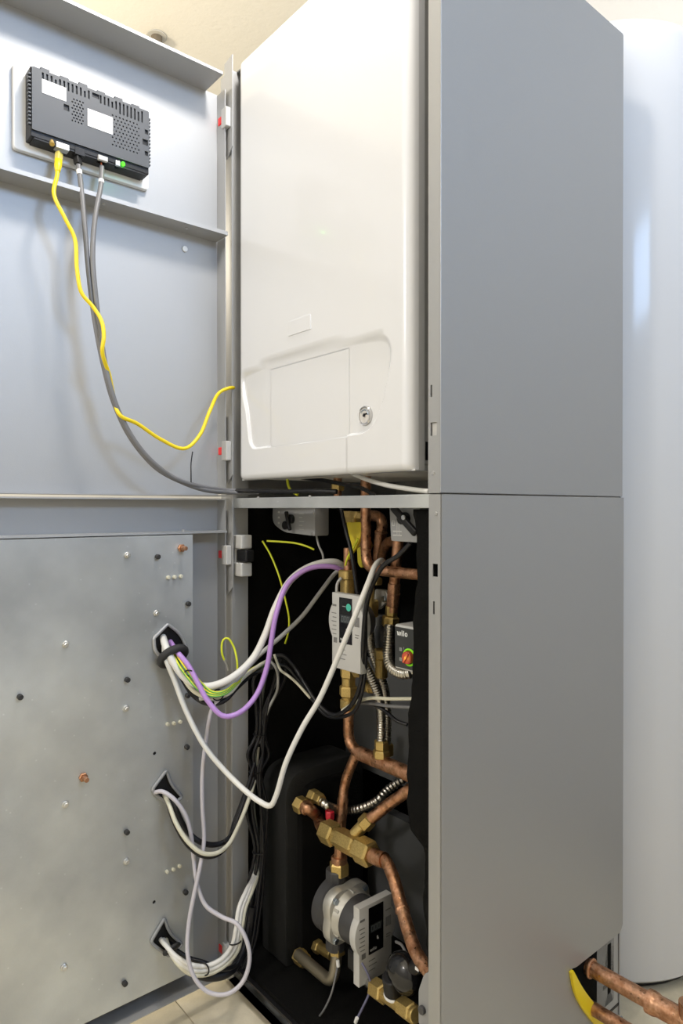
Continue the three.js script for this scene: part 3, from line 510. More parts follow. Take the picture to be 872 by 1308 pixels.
{ // upper pump, head facing the front
  const g = thing('circulation_pump', 'light grey pump head with green dot, crossed by a white cable', 'pump');
  const c = Z(441.5, 801, -0.062); g.position.copy(c);
  pumpFace(g, 1.0, true);
  const mg = new THREE.CylinderGeometry(0.03, 0.032, 0.045, 28); mg.rotateX(Math.PI / 2); mg.translate(-0.014, 0.005, -0.038); mesh(g, 'motor', mg, M.darkGrey);
}
{ // lower pump, head facing +x
  const g = thing('circulation_pump', 'tilted looking grey pump with cast flange and bolts at cabinet bottom', 'pump');
  const c = X(480, 1195, -0.262); g.position.copy(c); g.rotation.y = Math.PI / 2;
  pumpFace(g, 1.02, false);
  const mg = toCreasedNormals(lathe([[0, -0.016], [0.036, -0.016], [0.043, -0.022], [0.046, -0.05], [0.044, -0.075], [0, -0.075]], 36), 0.5); mg.rotateX(Math.PI / 2); mg.translate(0, 0.005, 0);
  mesh(g, 'motor', mg, M.darkGrey, 'black motor body');
  mesh(g, 'terminal_box', box(-0.03, 0.03, -0.078, -0.04, -0.05, -0.017, 0.004), M.black);
  // cast flange: square with rounded ears and four bolts
  const e = 0.052, ear = []; for (let i = 0; i < 40; i++) { const a = i / 40 * 2 * Math.PI, r = 0.050 + 0.013 * Math.pow(Math.abs(Math.sin(2 * a)), 1.6); ear.push([r * Math.cos(a), r * Math.sin(a) + 0.005]); }
  const fl = extr(polyShape(ear), 0.018, 0.003); fl.translate(0, 0, -0.096); mesh(g, 'flange', toCreasedNormals(fl, 0.6), M.alu, 'pale cast aluminium flange');
  const bell = toCreasedNormals(lathe([[0.046, 0.0], [0.050, 0.006], [0.046, 0.022], [0.041, 0.024]], 36), 0.6); bell.rotateX(Math.PI / 2); bell.translate(0, 0.005, -0.08); mesh(g, 'bell', bell, M.alu);
  for (let k = 0; k < 4; k++) { const a = Math.PI / 4 + k * Math.PI / 2, r = 0.055; const f = scene.getObjectByName(g.name).children.find(m => m.name === 'flange'); mesh(f, 'bolt', hex(V(r * Math.cos(a), r * Math.sin(a) + 0.005, -0.074), V(0, 0, 1), 0.0065, 0.008), M.bolt, 'blued steel bolt'); }
  for (let k = 0; k < 6; k++) { const a = k * Math.PI / 3; mesh(g, 'rib', box(-0.003, 0.003, 0.036, 0.05, -0.082, -0.062, 0.001).applyMatrix4(new THREE.Matrix4().makeRotationZ(a)).translate(0, 0.005, 0), M.alu); }
  const vol = toCreasedNormals(lathe([[0, -0.1], [0.045, -0.1], [0.056, -0.108], [0.056, -0.13], [0.045, -0.14], [0, -0.14]], 36), 0.5); vol.rotateX(Math.PI / 2); vol.translate(0, 0.005, 0); mesh(g, 'volute', vol, M.darkGrey, 'dark cast iron volute');
  mesh(g, 'inlet', cyl(V(0, 0.062, -0.12), V(0, 1, 0), 0.021, 0.03), M.darkGrey); mesh(g, 'outlet', cyl(V(0, -0.062, -0.12), V(0, 1, 0), 0.021, 0.05), M.darkGrey);
}
{ // small pump controller on the right with red knob
  const g = thing('pump_controller', 'dark pump controller box with red knob in a green glowing ring', 'controller');
  const a = Z(503, 797, -0.06), b = Z(541, 861, -0.06), w = b.x - a.x, h = Y((649 - 853) / 872 * 1.145) - a.y;
  const y1 = a.y, y0 = y1 - 0.0775; 
  mesh(g, 'housing', box(a.x, b.x, y0, y1, -0.11, -0.061, 0.004), M.lightGrey);
  const pg = new THREE.BoxGeometry(w - 0.006, y1 - y0 - 0.008, 0.0012); pg.translate((a.x + b.x) / 2, (y0 + y1) / 2, -0.0605);
  mesh(g, 'front_plate', pg, print(200, 220, (c, cw, ch) => {
    c.fillStyle = '#2b2d2e'; c.fillRect(0, 0, cw, ch); c.fillStyle = '#e4e6e6'; c.font = 'bold 40px sans-serif'; c.fillText('wilo', 14, 46);
    c.fillStyle = '#77797a'; for (const y of [112, 166]) { c.fillRect(34, y, 16, 16); } c.strokeStyle = '#a0a2a2'; c.lineWidth = 2; c.strokeRect(34, 112, 16, 16); c.strokeRect(34, 166, 16, 16);
    c.fillStyle = '#9a9c9c'; c.fillRect(64, 104, 3, 14); c.fillRect(70, 186, 16, 3);
  }), 'dark face with white lettering');
  const kc = Z(522.5, 840, -0.0585);
  mesh(g, 'glow_ring', (() => { const t = new THREE.TorusGeometry(0.0135, 0.0016, 8, 36); t.translate(kc.x, kc.y, kc.z); return t; })(), M.ledDim, 'glowing yellow green ring');
  const kn = mesh(g, 'knob', cyl(kc.clone().add(V(0, 0, 0.003)), V(0, 0, 1), 0.0108, 0.01, 28), std(0.40, 0.05, 0.03, 0.5), 'red knob');
  mesh(kn, 'grip', box(-0.002, 0.002, -0.010, 0.010, 0, 0.003, 0.0008).applyMatrix4(new THREE.Matrix4().makeRotationZ(-0.6)).translate(kc.x, kc.y, kc.z + 0.0075), std(0.5, 0.08, 0.05, 0.5));
  const pl = new THREE.PointLight(new THREE.Color(0.4, 1.0, 0.05), 0.004, 0, 2); pl.position.copy(kc).add(V(0, 0, 0.012)); pl.castShadow = true; pl.shadow.radius = 0.2; g.add(pl);
}
// ---------------------------------------------------------------- valve actuators under the cross bar
{
  const g = thing('valve_actuator', 'grey rounded valve actuator with short black knob, left of the copper pipes', 'actuator');
  const zf = -0.10, q = (px, py) => { const p = Z(px, py, zf); return [p.x, p.y]; };
  const yt = Y(0.006), sh = roundPoly([[q(348, 650)[0], yt, 0.004], [q(402, 650)[0], yt, 0.004], [...q(402, 685), 0.006], [...q(362, 680), 0.02], [...q(347, 668), 0.02]], 0.006);
  const bg = extr(polyShape(sh), 0.034, 0.002); bg.translate(0, 0, zf - 0.036); mesh(g, 'housing', toCreasedNormals(bg, 0.6), M.greyBox);
  const k = Z(371, 663, zf + 0.004), kn = mesh(g, 'knob', cyl(k, V(0, 0, 1), 0.010, 0.01, 24), M.black);
  mesh(kn, 'lever', box(-0.004, 0.004, -0.026, 0.018, 0.004, 0.012, 0.003).applyMatrix4(new THREE.Matrix4().makeRotationZ(0.35)).translate(k.x, k.y, k.z), M.black);
  mesh(g, 'plug', cyl(Z(364, 671, zf + 0.002), V(0, 0, 1), 0.0095, 0.006, 20), M.black);
  mesh(g, 'scale_print', merge([0, 1, 2, 3, 4].map(i => { const a = q(382, 656 + i * 5); return box(a[0], a[0] + 0.018 - (i % 2) * 0.006, a[1] - 0.0006, a[1] + 0.0006, zf + 0.0, zf + 0.0006); }).concat([0, 1, 2].map(i => { const a = q(355, 654 + i * 7); return box(a[0], a[0] + 0.006, a[1] - 0.002, a[1] + 0.002, zf, zf + 0.0006); }))), M.lightGrey);
  for (const [px, py] of [[398, 682], [400, 655]]) mesh(g, 'screw', cyl(Z(px, py, zf + 0.001), V(0, 0, 1), 0.003, 0.002, 12), M.steel);
}
{
  const g = thing('valve_actuator', 'grey valve actuator with long diagonal black lever and line diagram', 'actuator');
  const zf = -0.055, q = (px, py) => { const p = Z(px, py, zf); return [p.x, p.y]; };
  const yt = Y(0.006), xr = q(536, 650)[0], sh = roundPoly([[q(496.5, 650)[0], yt, 0.003], [xr, yt, 0.003], [xr, q(528, 693)[1], 0.004], [...q(499, 691), 0.004]], 0.004);
  const bg = extr(polyShape(sh), 0.034, 0.002); bg.translate(0, 0, zf - 0.036); mesh(g, 'housing', toCreasedNormals(bg, 0.6), M.greyBox);
  const k = Z(515, 662, zf + 0.007), kn = mesh(g, 'knob', cyl(k, V(0, 0, 1), 0.0105, 0.014, 24), M.black);
  const e = Z(531, 682, zf + 0.014), s0 = Z(501, 647, zf + 0.014), ang = Math.atan2(e.y - s0.y, e.x - s0.x), L = e.distanceTo(s0);
  mesh(kn, 'lever', box(-L / 2, L / 2, -0.0065, 0.0065, -0.004, 0.004, 0.003).applyMatrix4(new THREE.Matrix4().makeRotationZ(ang)).translate((e.x + s0.x) / 2, (e.y + s0.y) / 2, e.z), M.black, 'long black lever');
  mesh(kn, 'screw', cyl(Z(515, 661, zf + 0.019), V(0, 0, 1), 0.0042, 0.003, 16), M.steel);
  const ln = (x0, y0, x1, y1) => { const a = q(x0, y0), b = q(x1, y1); return box(Math.min(a[0], b[0]) - 0.0004, Math.max(a[0], b[0]) + 0.0004, Math.min(a[1], b[1]) - 0.0004, Math.max(a[1], b[1]) + 0.0004, zf, zf + 0.0005); };
  mesh(g, 'line_diagram', merge([ln(507, 664, 507, 684), ln(510, 668, 510, 684), ln(502, 678, 513, 679.5), ln(502, 683, 513, 684.5), ln(501, 665, 504, 665.5), ln(501, 671, 504, 671.5), ln(501, 665, 501, 671), ln(504, 665, 504, 671)]), M.lightGrey, 'white printed diagram');
}

// ---------------------------------------------------------------- pipes, hoses, fittings
function pipeThing(name, label, category, group) { return thing(name, label, category, group); }
const tubePart = (g, name, pts, r, mat, o = {}) => mesh(g, name, sweep(pts, r, { radial: 16, step: 0.006, ...o }), mat);
const nut = (g, name, a, b, r, mat = M.brass) => { const c = a.clone().add(b).multiplyScalar(0.5); return mesh(g, name, hex(c, b.clone().sub(a), r, a.distanceTo(b)), mat); };
const collar = (g, name, a, b, r, mat = M.brass) => { const c = a.clone().add(b).multiplyScalar(0.5); return mesh(g, name, cyl(c, b.clone().sub(a), r, a.distanceTo(b)), mat); };
const corr = (r, p = 0.0052) => ({ radial: 14, step: 0.00105, rfn: s => r * (1 - 0.16 * (0.5 - 0.5 * Math.cos(s / p * 2 * Math.PI))) });
{
  let g = thing('copper_pipe', 'copper pipe dropping behind the cross bar and bending right', 'pipe');
  tubePart(g, 'pipe', [Z(467, 603, -0.12), Z(467, 727, -0.12), Z(542, 735, -0.12)], 0.0102, M.copper, { bend: 0.035 });
  collar(g, 'solder_joint', Z(467, 700, -0.12), Z(467, 703, -0.12), 0.0112, M.copper);

  g = thing('copper_pipe', 'copper pipe with elbow and sleeve behind the straight copper pipe', 'pipe');
  tubePart(g, 'pipe', [Z(468, 658, -0.2), Z(489, 660, -0.2), Z(482, 728, -0.2)], 0.0115, M.copper, { bend: 0.03 });
  collar(g, 'sleeve', Z(486.5, 680, -0.2), Z(483.2, 715, -0.2), 0.0128, M.copper); collar(g, 'ring', Z(486.7, 678, -0.2), Z(486.3, 682, -0.2), 0.0138, M.copper);

  g = thing('copper_pipe', 'short copper pipe below the lever actuator with brass nut', 'pipe');
  tubePart(g, 'pipe', [Z(509, 688, -0.15), Z(504, 740, -0.15), Z(501, 782, -0.15)], 0.0105, M.copper, {});
  collar(g, 'sleeve', Z(503.5, 745, -0.15), Z(501.5, 775, -0.15), 0.0122, M.copper); collar(g, 'ring', Z(503, 757, -0.15), Z(502.8, 760, -0.15), 0.0128, M.copper);
  tubePart(g, 'elbow', [Z(509, 693, -0.15), Z(497, 692, -0.16), Z(489, 704, -0.18), Z(486, 720, -0.2)], 0.0098, M.copper);
  nut(g, 'nut', Z(500.5, 774, -0.15), Z(499.5, 787, -0.15), 0.0125); nut(g, 'union_nut', Z(499, 787, -0.15), Z(498, 801, -0.15), 0.0172);

  g = thing('corrugated_hose', 'short curved corrugated steel hose beside the dark pump controller', 'hose');
  tubePart(g, 'hose', [Z(497.5, 798, -0.13), Z(496, 822, -0.125), Z(495.5, 838, -0.12), Z(499, 851, -0.115), Z(509, 859, -0.115), Z(522, 860, -0.12), Z(535, 852, -0.14)], 0.0108, M.hose, corr(0.0108));

  g = thing('corrugated_hose', 'corrugated steel hose running from the grey pump to the copper manifold', 'hose');
  tubePart(g, 'hose', [Z(461, 778, -0.115), Z(460, 800, -0.115), Z(459, 825, -0.115), Z(464.5, 846, -0.12), Z(476, 870, -0.135), Z(484.5, 893, -0.15), Z(487, 915, -0.16), Z(487, 952, -0.16)], 0.0098, M.hose, corr(0.0098));
  nut(g, 'nut', Z(487, 946, -0.16), Z(487, 958, -0.16), 0.0145); nut(g, 'union_nut', Z(487, 958, -0.16), Z(487, 969, -0.16), 0.0172);

  g = thing('corrugated_hose', 'corrugated steel hose half hidden behind the hose from the grey pump', 'hose');
  tubePart(g, 'hose', [Z(474, 784, -0.17), Z(472.5, 810, -0.17), Z(475, 832, -0.17), Z(483, 856, -0.18), Z(491, 880, -0.19), Z(494, 905, -0.2), Z(494, 955, -0.2)], 0.0095, M.hose, corr(0.0095));
  nut(g, 'nut', Z(494, 950, -0.2), Z(494, 966, -0.2), 0.014, M.brass);

  g = thing('copper_manifold', 'copper pipe bending from the brass column into a manifold', 'pipe');
  tubePart(g, 'pipe', [Z(445, 905, -0.16), Z(444.5, 956, -0.16), Z(545, 999, -0.16)], 0.0112, M.copper, { bend: 0.045 });
  tubePart(g, 'manifold', [Z(459, 962.5, -0.16), Z(545, 999, -0.16)], 0.0145, M.copper, { bend: 0.001 });
  tubePart(g, 'stub', [Z(487, 968, -0.16), Z(487, 979, -0.16)], 0.009, M.copper, { bend: 0.001 });
  collar(g, 'solder_joint', Z(477, 970, -0.16), Z(480, 971.5, -0.16), 0.0153, M.copper);

  g = thing('copper_pipe', 'slanting copper pipe running down behind the brass mixing valve', 'pipe');
  tubePart(g, 'pipe', [Z(457, 958, -0.19), Z(441, 1000, -0.18), Z(437, 1030, -0.17), Z(433, 1078, -0.16)], 0.0105, M.copper);
  collar(g, 'sleeve', Z(438, 1020, -0.175), Z(434, 1066, -0.163), 0.0118, M.copper);

  g = thing('brass_column', 'vertical brass pipe column above and below the upper pump', 'fitting');
  collar(g, 'upper_pipe', Z(443.5, 736, -0.12), Z(443.5, 772, -0.12), 0.0145, M.brass); collar(g, 'collar', Z(443.5, 728, -0.12), Z(443.5, 740, -0.12), 0.018, M.brass);
  tubePart(g, 'copper_tail', [Z(444, 700, -0.12), Z(444, 730, -0.12)], 0.0085, M.copper, { bend: 0.001 });
  collar(g, 'lower_pipe', Z(445, 842, -0.12), Z(445, 900, -0.125), 0.0135, M.brass);
  nut(g, 'nut', Z(445, 852, -0.12), Z(445, 866, -0.12), 0.0175, M.brass); nut(g, 'nut', Z(445, 876, -0.122), Z(445, 890, -0.122), 0.0195, M.brass); collar(g, 'ring', Z(445, 893, -0.124), Z(445, 906, -0.124), 0.0172, M.brass);
  nut(g, 'side_plug', Z(453, 858, -0.11), Z(461, 859, -0.11), 0.011, M.brass);

  g = thing('ball_valve', 'brass ball valve with a long yellow handle below the cross bar', 'valve');
  nut(g, 'body', Z(441, 660, -0.13), Z(459, 661, -0.13), 0.0135); nut(g, 'tail', Z(458, 661, -0.13), Z(466, 662, -0.13), 0.011); collar(g, 'stem', Z(452, 664, -0.12), Z(451, 672, -0.115), 0.006, M.brass);
  { const P = [[442.5, 667], [461, 667], [461, 684], [456, 698], [449, 708], [444, 716], [447, 690]].map(([a, b]) => { const p = Z(a, b, -0.11); return [p.x, p.y]; }); const hg = extr(polyShape(roundPoly(P, 0.004)), 0.004, 0.001); hg.translate(0, 0, -0.114); mesh(g, 'handle', hg, std(0.55, 0.44, 0.02, 0.45), 'yellow handle'); }
  g = thing('ball_valve', 'yellow valve handle hanging behind the copper pipe bend', 'valve');
  { const P = [[456, 700], [468, 696], [469, 722], [461, 726], [457, 720]].map(([a, b]) => { const p = Z(a, b, -0.17); return [p.x, p.y]; }); const hg = extr(polyShape(roundPoly(P, 0.006)), 0.005, 0.001); hg.translate(0, 0, -0.175); mesh(g, 'handle', hg, std(0.5, 0.42, 0.03, 0.5)); nut(g, 'body', Z(461, 696, -0.185), Z(472, 697, -0.185), 0.012, M.brass); }

  g = thing('brass_fitting', 'stack of brass nuts between the pump and the corrugated hoses', 'fitting');
  nut(g, 'nut', Z(479, 738, -0.15), Z(479, 747, -0.15), 0.015, M.brass); collar(g, 'pipe', Z(473, 740, -0.14), Z(472, 790, -0.14), 0.008, M.brass); nut(g, 'nut', Z(475, 766, -0.15), Z(474.5, 788, -0.15), 0.0135, M.brass);
  g = thing('brass_fitting', 'brass connector with hex nut beside the short curved corrugated hose', 'fitting');
  nut(g, 'nut', Z(487, 829, -0.17), Z(487, 842, -0.17), 0.0145); collar(g, 'pipe', Z(487, 842, -0.17), Z(487, 866, -0.17), 0.0125, M.brass);
  g = thing('brass_fitting', 'small brass plug beside the crossing corrugated hoses', 'fitting');
  collar(g, 'plug', Z(466, 876, -0.16), Z(474, 879, -0.16), 0.012); nut(g, 'nut', Z(472, 878, -0.16), Z(479, 880, -0.16), 0.0105, M.brass);
  g = thing('brass_fitting', 'short brass tail with copper stub above the cross bar', 'fitting');
  nut(g, 'nut', Z(431, 618, -0.13), Z(431, 627, -0.13), 0.0145); collar(g, 'pipe', Z(431, 604, -0.13), Z(431, 640, -0.13), 0.0085, M.copper);

  g = thing('pipe_bracket', 'grey triangular pipe bracket with a bolt above the brass nut', 'bracket');
  { const P = [[479, 752], [492, 754], [497, 766], [482, 780], [477, 770]].map(([a, b]) => { const p = Z(a, b, -0.165); return [p.x, p.y]; }); const hg = extr(polyShape(roundPoly(P, 0.006)), 0.006, 0.001); hg.translate(0, 0, -0.172); mesh(g, 'plate', hg, M.alu); mesh(g, 'bolt', hex(Z(490, 765, -0.161), V(0, 0, 1), 0.0065, 0.006), M.bolt, 'blued steel bolt'); }
  g = thing('cast_body', 'grey cast valve body behind the corrugated hoses', 'valve body');
  { const s = new THREE.SphereGeometry(0.03, 20, 14); s.scale(1, 1.15, 0.7); const p = Z(484, 815, -0.21); s.translate(p.x, p.y, p.z); mesh(g, 'housing', s, M.plate); collar(g, 'neck', Z(484, 785, -0.21), Z(484, 800, -0.21), 0.014, M.plate); }

  // mixing valve and its connections
  g = thing('mixing_valve', 'large brass mixing valve body with hex ends', 'valve');
  const zv = -0.115, a = Z(414, 1061, zv), b = Z(474, 1093, zv), ax = t => a.clone().lerp(b, t);
  collar(g, 'body', ax(0.12), ax(0.9), 0.0175); nut(g, 'hex_end', ax(0.0), ax(0.26), 0.0245); nut(g, 'hex_end', ax(0.74), ax(1.02), 0.0255); nut(g, 'hex_middle', ax(0.32), ax(0.70), 0.0215);
  const br0 = Z(452, 1068, zv - 0.01), br1 = Z(472, 1047, zv - 0.03); collar(g, 'branch', br0, br1, 0.0125); nut(g, 'branch_nut', br0.clone().lerp(br1, 0.55), br0.clone().lerp(br1, 1.05), 0.0165);
  collar(g, 'lower_branch', Z(434, 1074, zv), Z(433, 1100, zv), 0.0105, M.copper); 
  nut(g, 'lower_nut', Z(433, 1102, zv), Z(433, 1119, zv), 0.0205); collar(g, 'lower_ring', Z(433, 1095, zv), Z(433, 1104, zv), 0.0165, M.copper);
  g = thing('copper_pipe', 'copper pipe sloping up from the brass valve branch', 'pipe');
  tubePart(g, 'pipe', [br0.clone().lerp(br1, 0.9), Z(480, 1042, zv - 0.035), Z(497, 1028, zv - 0.05), Z(545, 995, zv - 0.07)], 0.0115, M.copper);
  g = thing('copper_pipe', 'copper pipe curving from the brass valve down along the felt', 'pipe');
  tubePart(g, 'pipe', [ax(0.97), ax(1.12), Z(492, 1101, zv), Z(502, 1121, zv + 0.01), Z(513, 1160, zv + 0.03), Z(527, 1207, zv + 0.06), Z(537, 1228, zv + 0.075), Z(552, 1247, zv + 0.085)], 0.0115, M.copper);
  tubePart(g, 'sleeve', [ax(0.97), ax(1.12), Z(491, 1100, zv)], 0.0145, M.copper); collar(g, 'joint', Z(513.3, 1161, zv + 0.03), Z(515, 1168, zv + 0.033), 0.0132, M.copper);
  g = thing('copper_pipe', 'bent copper pipe between heat exchanger and brass valve', 'pipe');
  tubePart(g, 'pipe', [X(385, 1029, -0.49), X(394, 1034, -0.46), Z(405, 1044, -0.15), Z(410, 1056, -0.125), ax(0.05)], 0.0125, M.copper);
  nut(g, 'union_nut', X(379, 1026, -0.50), X(388, 1032, -0.478), 0.018); collar(g, 'ring', X(389, 1031, -0.475), X(393, 1034, -0.465), 0.0155, M.copper);
  g = thing('corrugated_hose', 'curved stainless hose leaving the heat exchanger behind the red cap', 'hose');
  nut(g, 'nut', X(396, 1016, -0.495), X(404, 1020, -0.475), 0.0155); nut(g, 'nut', X(404, 1019, -0.475), X(411, 1023, -0.455), 0.013, M.brass);
  tubePart(g, 'hose', [X(405, 1020, -0.475), X(418, 1030, -0.44), Z(440, 1036, -0.19), Z(462, 1033, -0.2), Z(482, 1023, -0.22), Z(497, 1008, -0.25), Z(525, 990, -0.29)], 0.0095, M.hose, corr(0.0095, 0.009));
  g = thing('vent_cap', 'small red vent cap between the pipes above the brass valve', 'cap');
  mesh(g, 'cap', hex(Z(421, 1042, -0.14), V(0, 1, 0), 0.010, 0.018), std(0.55, 0.02, 0.04, 0.4)); collar(g, 'stem', Z(421, 1048, -0.14), Z(421, 1056, -0.14), 0.004, M.red);

  // lower left pipes
  g = thing('steel_pipe', 'dull U shaped pipe under the lower pump with brass nuts', 'pipe');
  tubePart(g, 'pipe', [X(380, 1221, -0.49), Z(425, 1259, -0.09), Z(431, 1216, -0.11)], 0.0115, std(0.26, 0.23, 0.17, 0.5, 0.8), { bend: 0.025 });
  nut(g, 'nut', X(379, 1221, -0.50), X(388, 1228, -0.476), 0.017, M.brass); collar(g, 'ring', X(388, 1228, -0.476), X(391, 1231, -0.468), 0.0145, M.brass);
  nut(g, 'nut', Z(430, 1209, -0.11), Z(430.5, 1221, -0.11), 0.017, M.brass);
  g = thing('brass_fitting', 'small brass fitting behind the lower pump flange', 'fitting');
  nut(g, 'nut', X(402, 1209, -0.495), X(409, 1213, -0.475), 0.0145, M.brass); collar(g, 'pipe', X(408, 1212, -0.478), X(424, 1222, -0.43), 0.011, M.brass);
  // bottom right: shut-off valve with black knob
  g = thing('shutoff_valve', 'brass shut-off valve with black knob and white ring at the bottom', 'valve');
  const va = Z(472, 1259, -0.09), vb = Z(532, 1300, -0.05), vx = t => va.clone().lerp(vb, t);
  collar(g, 'body', vx(0.1), vx(1), 0.0125, M.brass); nut(g, 'nut', vx(0.12), vx(0.36), 0.018); nut(g, 'nut', vx(0.72), vx(0.95), 0.0165); collar(g, 'stub', vx(-0.1), vx(0.15), 0.008, M.steel);
  const kp = vx(0.56), kd = V(0.1, 1, 0.25); collar(g, 'knob', kp.clone().addScaledVector(kd, 0.018), kp.clone().addScaledVector(kd, 0.052), 0.0165, M.black); collar(g, 'ring', kp.clone().addScaledVector(kd, 0.012), kp.clone().addScaledVector(kd, 0.018), 0.0175, M.whiteMatt);
  collar(g, 'pin', kp.clone().addScaledVector(kd, 0.052), kp.clone().addScaledVector(kd, 0.056), 0.006, M.steel);
  g = thing('corner_bracket', 'grey rounded bracket beside the bottom right flange', 'bracket');
  { const P = [[534, 1312], [534, 1268], [541, 1247], [552, 1242], [552, 1312]].map(([a, b]) => { const p = Z(a, b, -0.012); return [p.x, p.y]; }); const hg = extr(polyShape(roundPoly(P, 0.006)), 0.004, 0.001); hg.translate(0, 0, -0.018); mesh(g, 'plate', hg, M.greyBox); mesh(g, 'plug', cyl(Z(539, 1293, -0.010), V(0, 0, 1), 0.0065, 0.006, 18), M.darkGrey); }
  g = thing('air_separator', 'dark rounded casing right of the lower pump head', 'separator');
  { const s = new THREE.SphereGeometry(0.034, 24, 16); s.scale(1.1, 1.0, 0.8); const p = Z(517, 1245, -0.07); s.translate(p.x, p.y, p.z); mesh(g, 'casing', s, M.blackGloss.clone()); collar(g, 'neck', Z(530, 1238, -0.06), Z(538, 1234, -0.05), 0.012, M.black); mesh(g, 'tag', box(-0.004, 0.004, -0.0025, 0.0025, 0, 0.001).translate(...Z(533, 1240, -0.03).toArray()), M.sticker); }
}
// pipes leaving through the cut-out in the right side
{
  let g = thing('copper_pipe', 'stained copper pipe leaving the cabinet side cut-out with a soldered tee', 'pipe');
  const z = -0.425, y = Y(-0.880);
  tubePart(g, 'pipe', [V(-0.06, y, z), V(0.30, y, z)], 0.0145, M.copper, { bend: 0.001 });
  tubePart(g, 'tee', [V(0.115, y, z), V(0.28, y, z)], 0.0195, M.copper, { bend: 0.001, rfn: (s) => s < 0.012 || s > 0.15 ? 0.0205 : 0.0182 });
  tubePart(g, 'tee_branch', [V(0.185, y, z), V(0.185, y + 0.035, z)], 0.0165, M.copper, { bend: 0.001 });
  collar(g, 'escutcheon', V(0.001, y, z), V(0.008, y, z), 0.0185, M.copper);
  g = thing('copper_pipe', 'lower stained copper pipe beside the yellow strip', 'pipe');
  const y2 = Y(-0.955);
  tubePart(g, 'pipe', [V(-0.06, y2, z), V(0.30, y2, z)], 0.0125, M.copper, { bend: 0.001 }); collar(g, 'joint', V(0.115, y2, z), V(0.15, y2, z), 0.0155, M.copper);
  g = thing('edge_strip', 'bright yellow edge strip along the cut-out in the cabinet side', 'edge strip');
  const xs = 0.004, ip = CUT_IN.map(([a, b]) => X(a, b, xs)), op = CUT_OUT.map(([a, b]) => X(a, b, xs));
  const sm = l => new THREE.CatmullRomCurve3(l).getPoints(24).map(p => [-p.z, p.y]);
  const sg = extr(polyShape([...sm(ip), ...sm(op).reverse()]), 0.004, 0.001); mesh(g, 'strip', toCreasedNormals(onSide(sg, xs + 0.0012), 0.6), M.yellow);
}

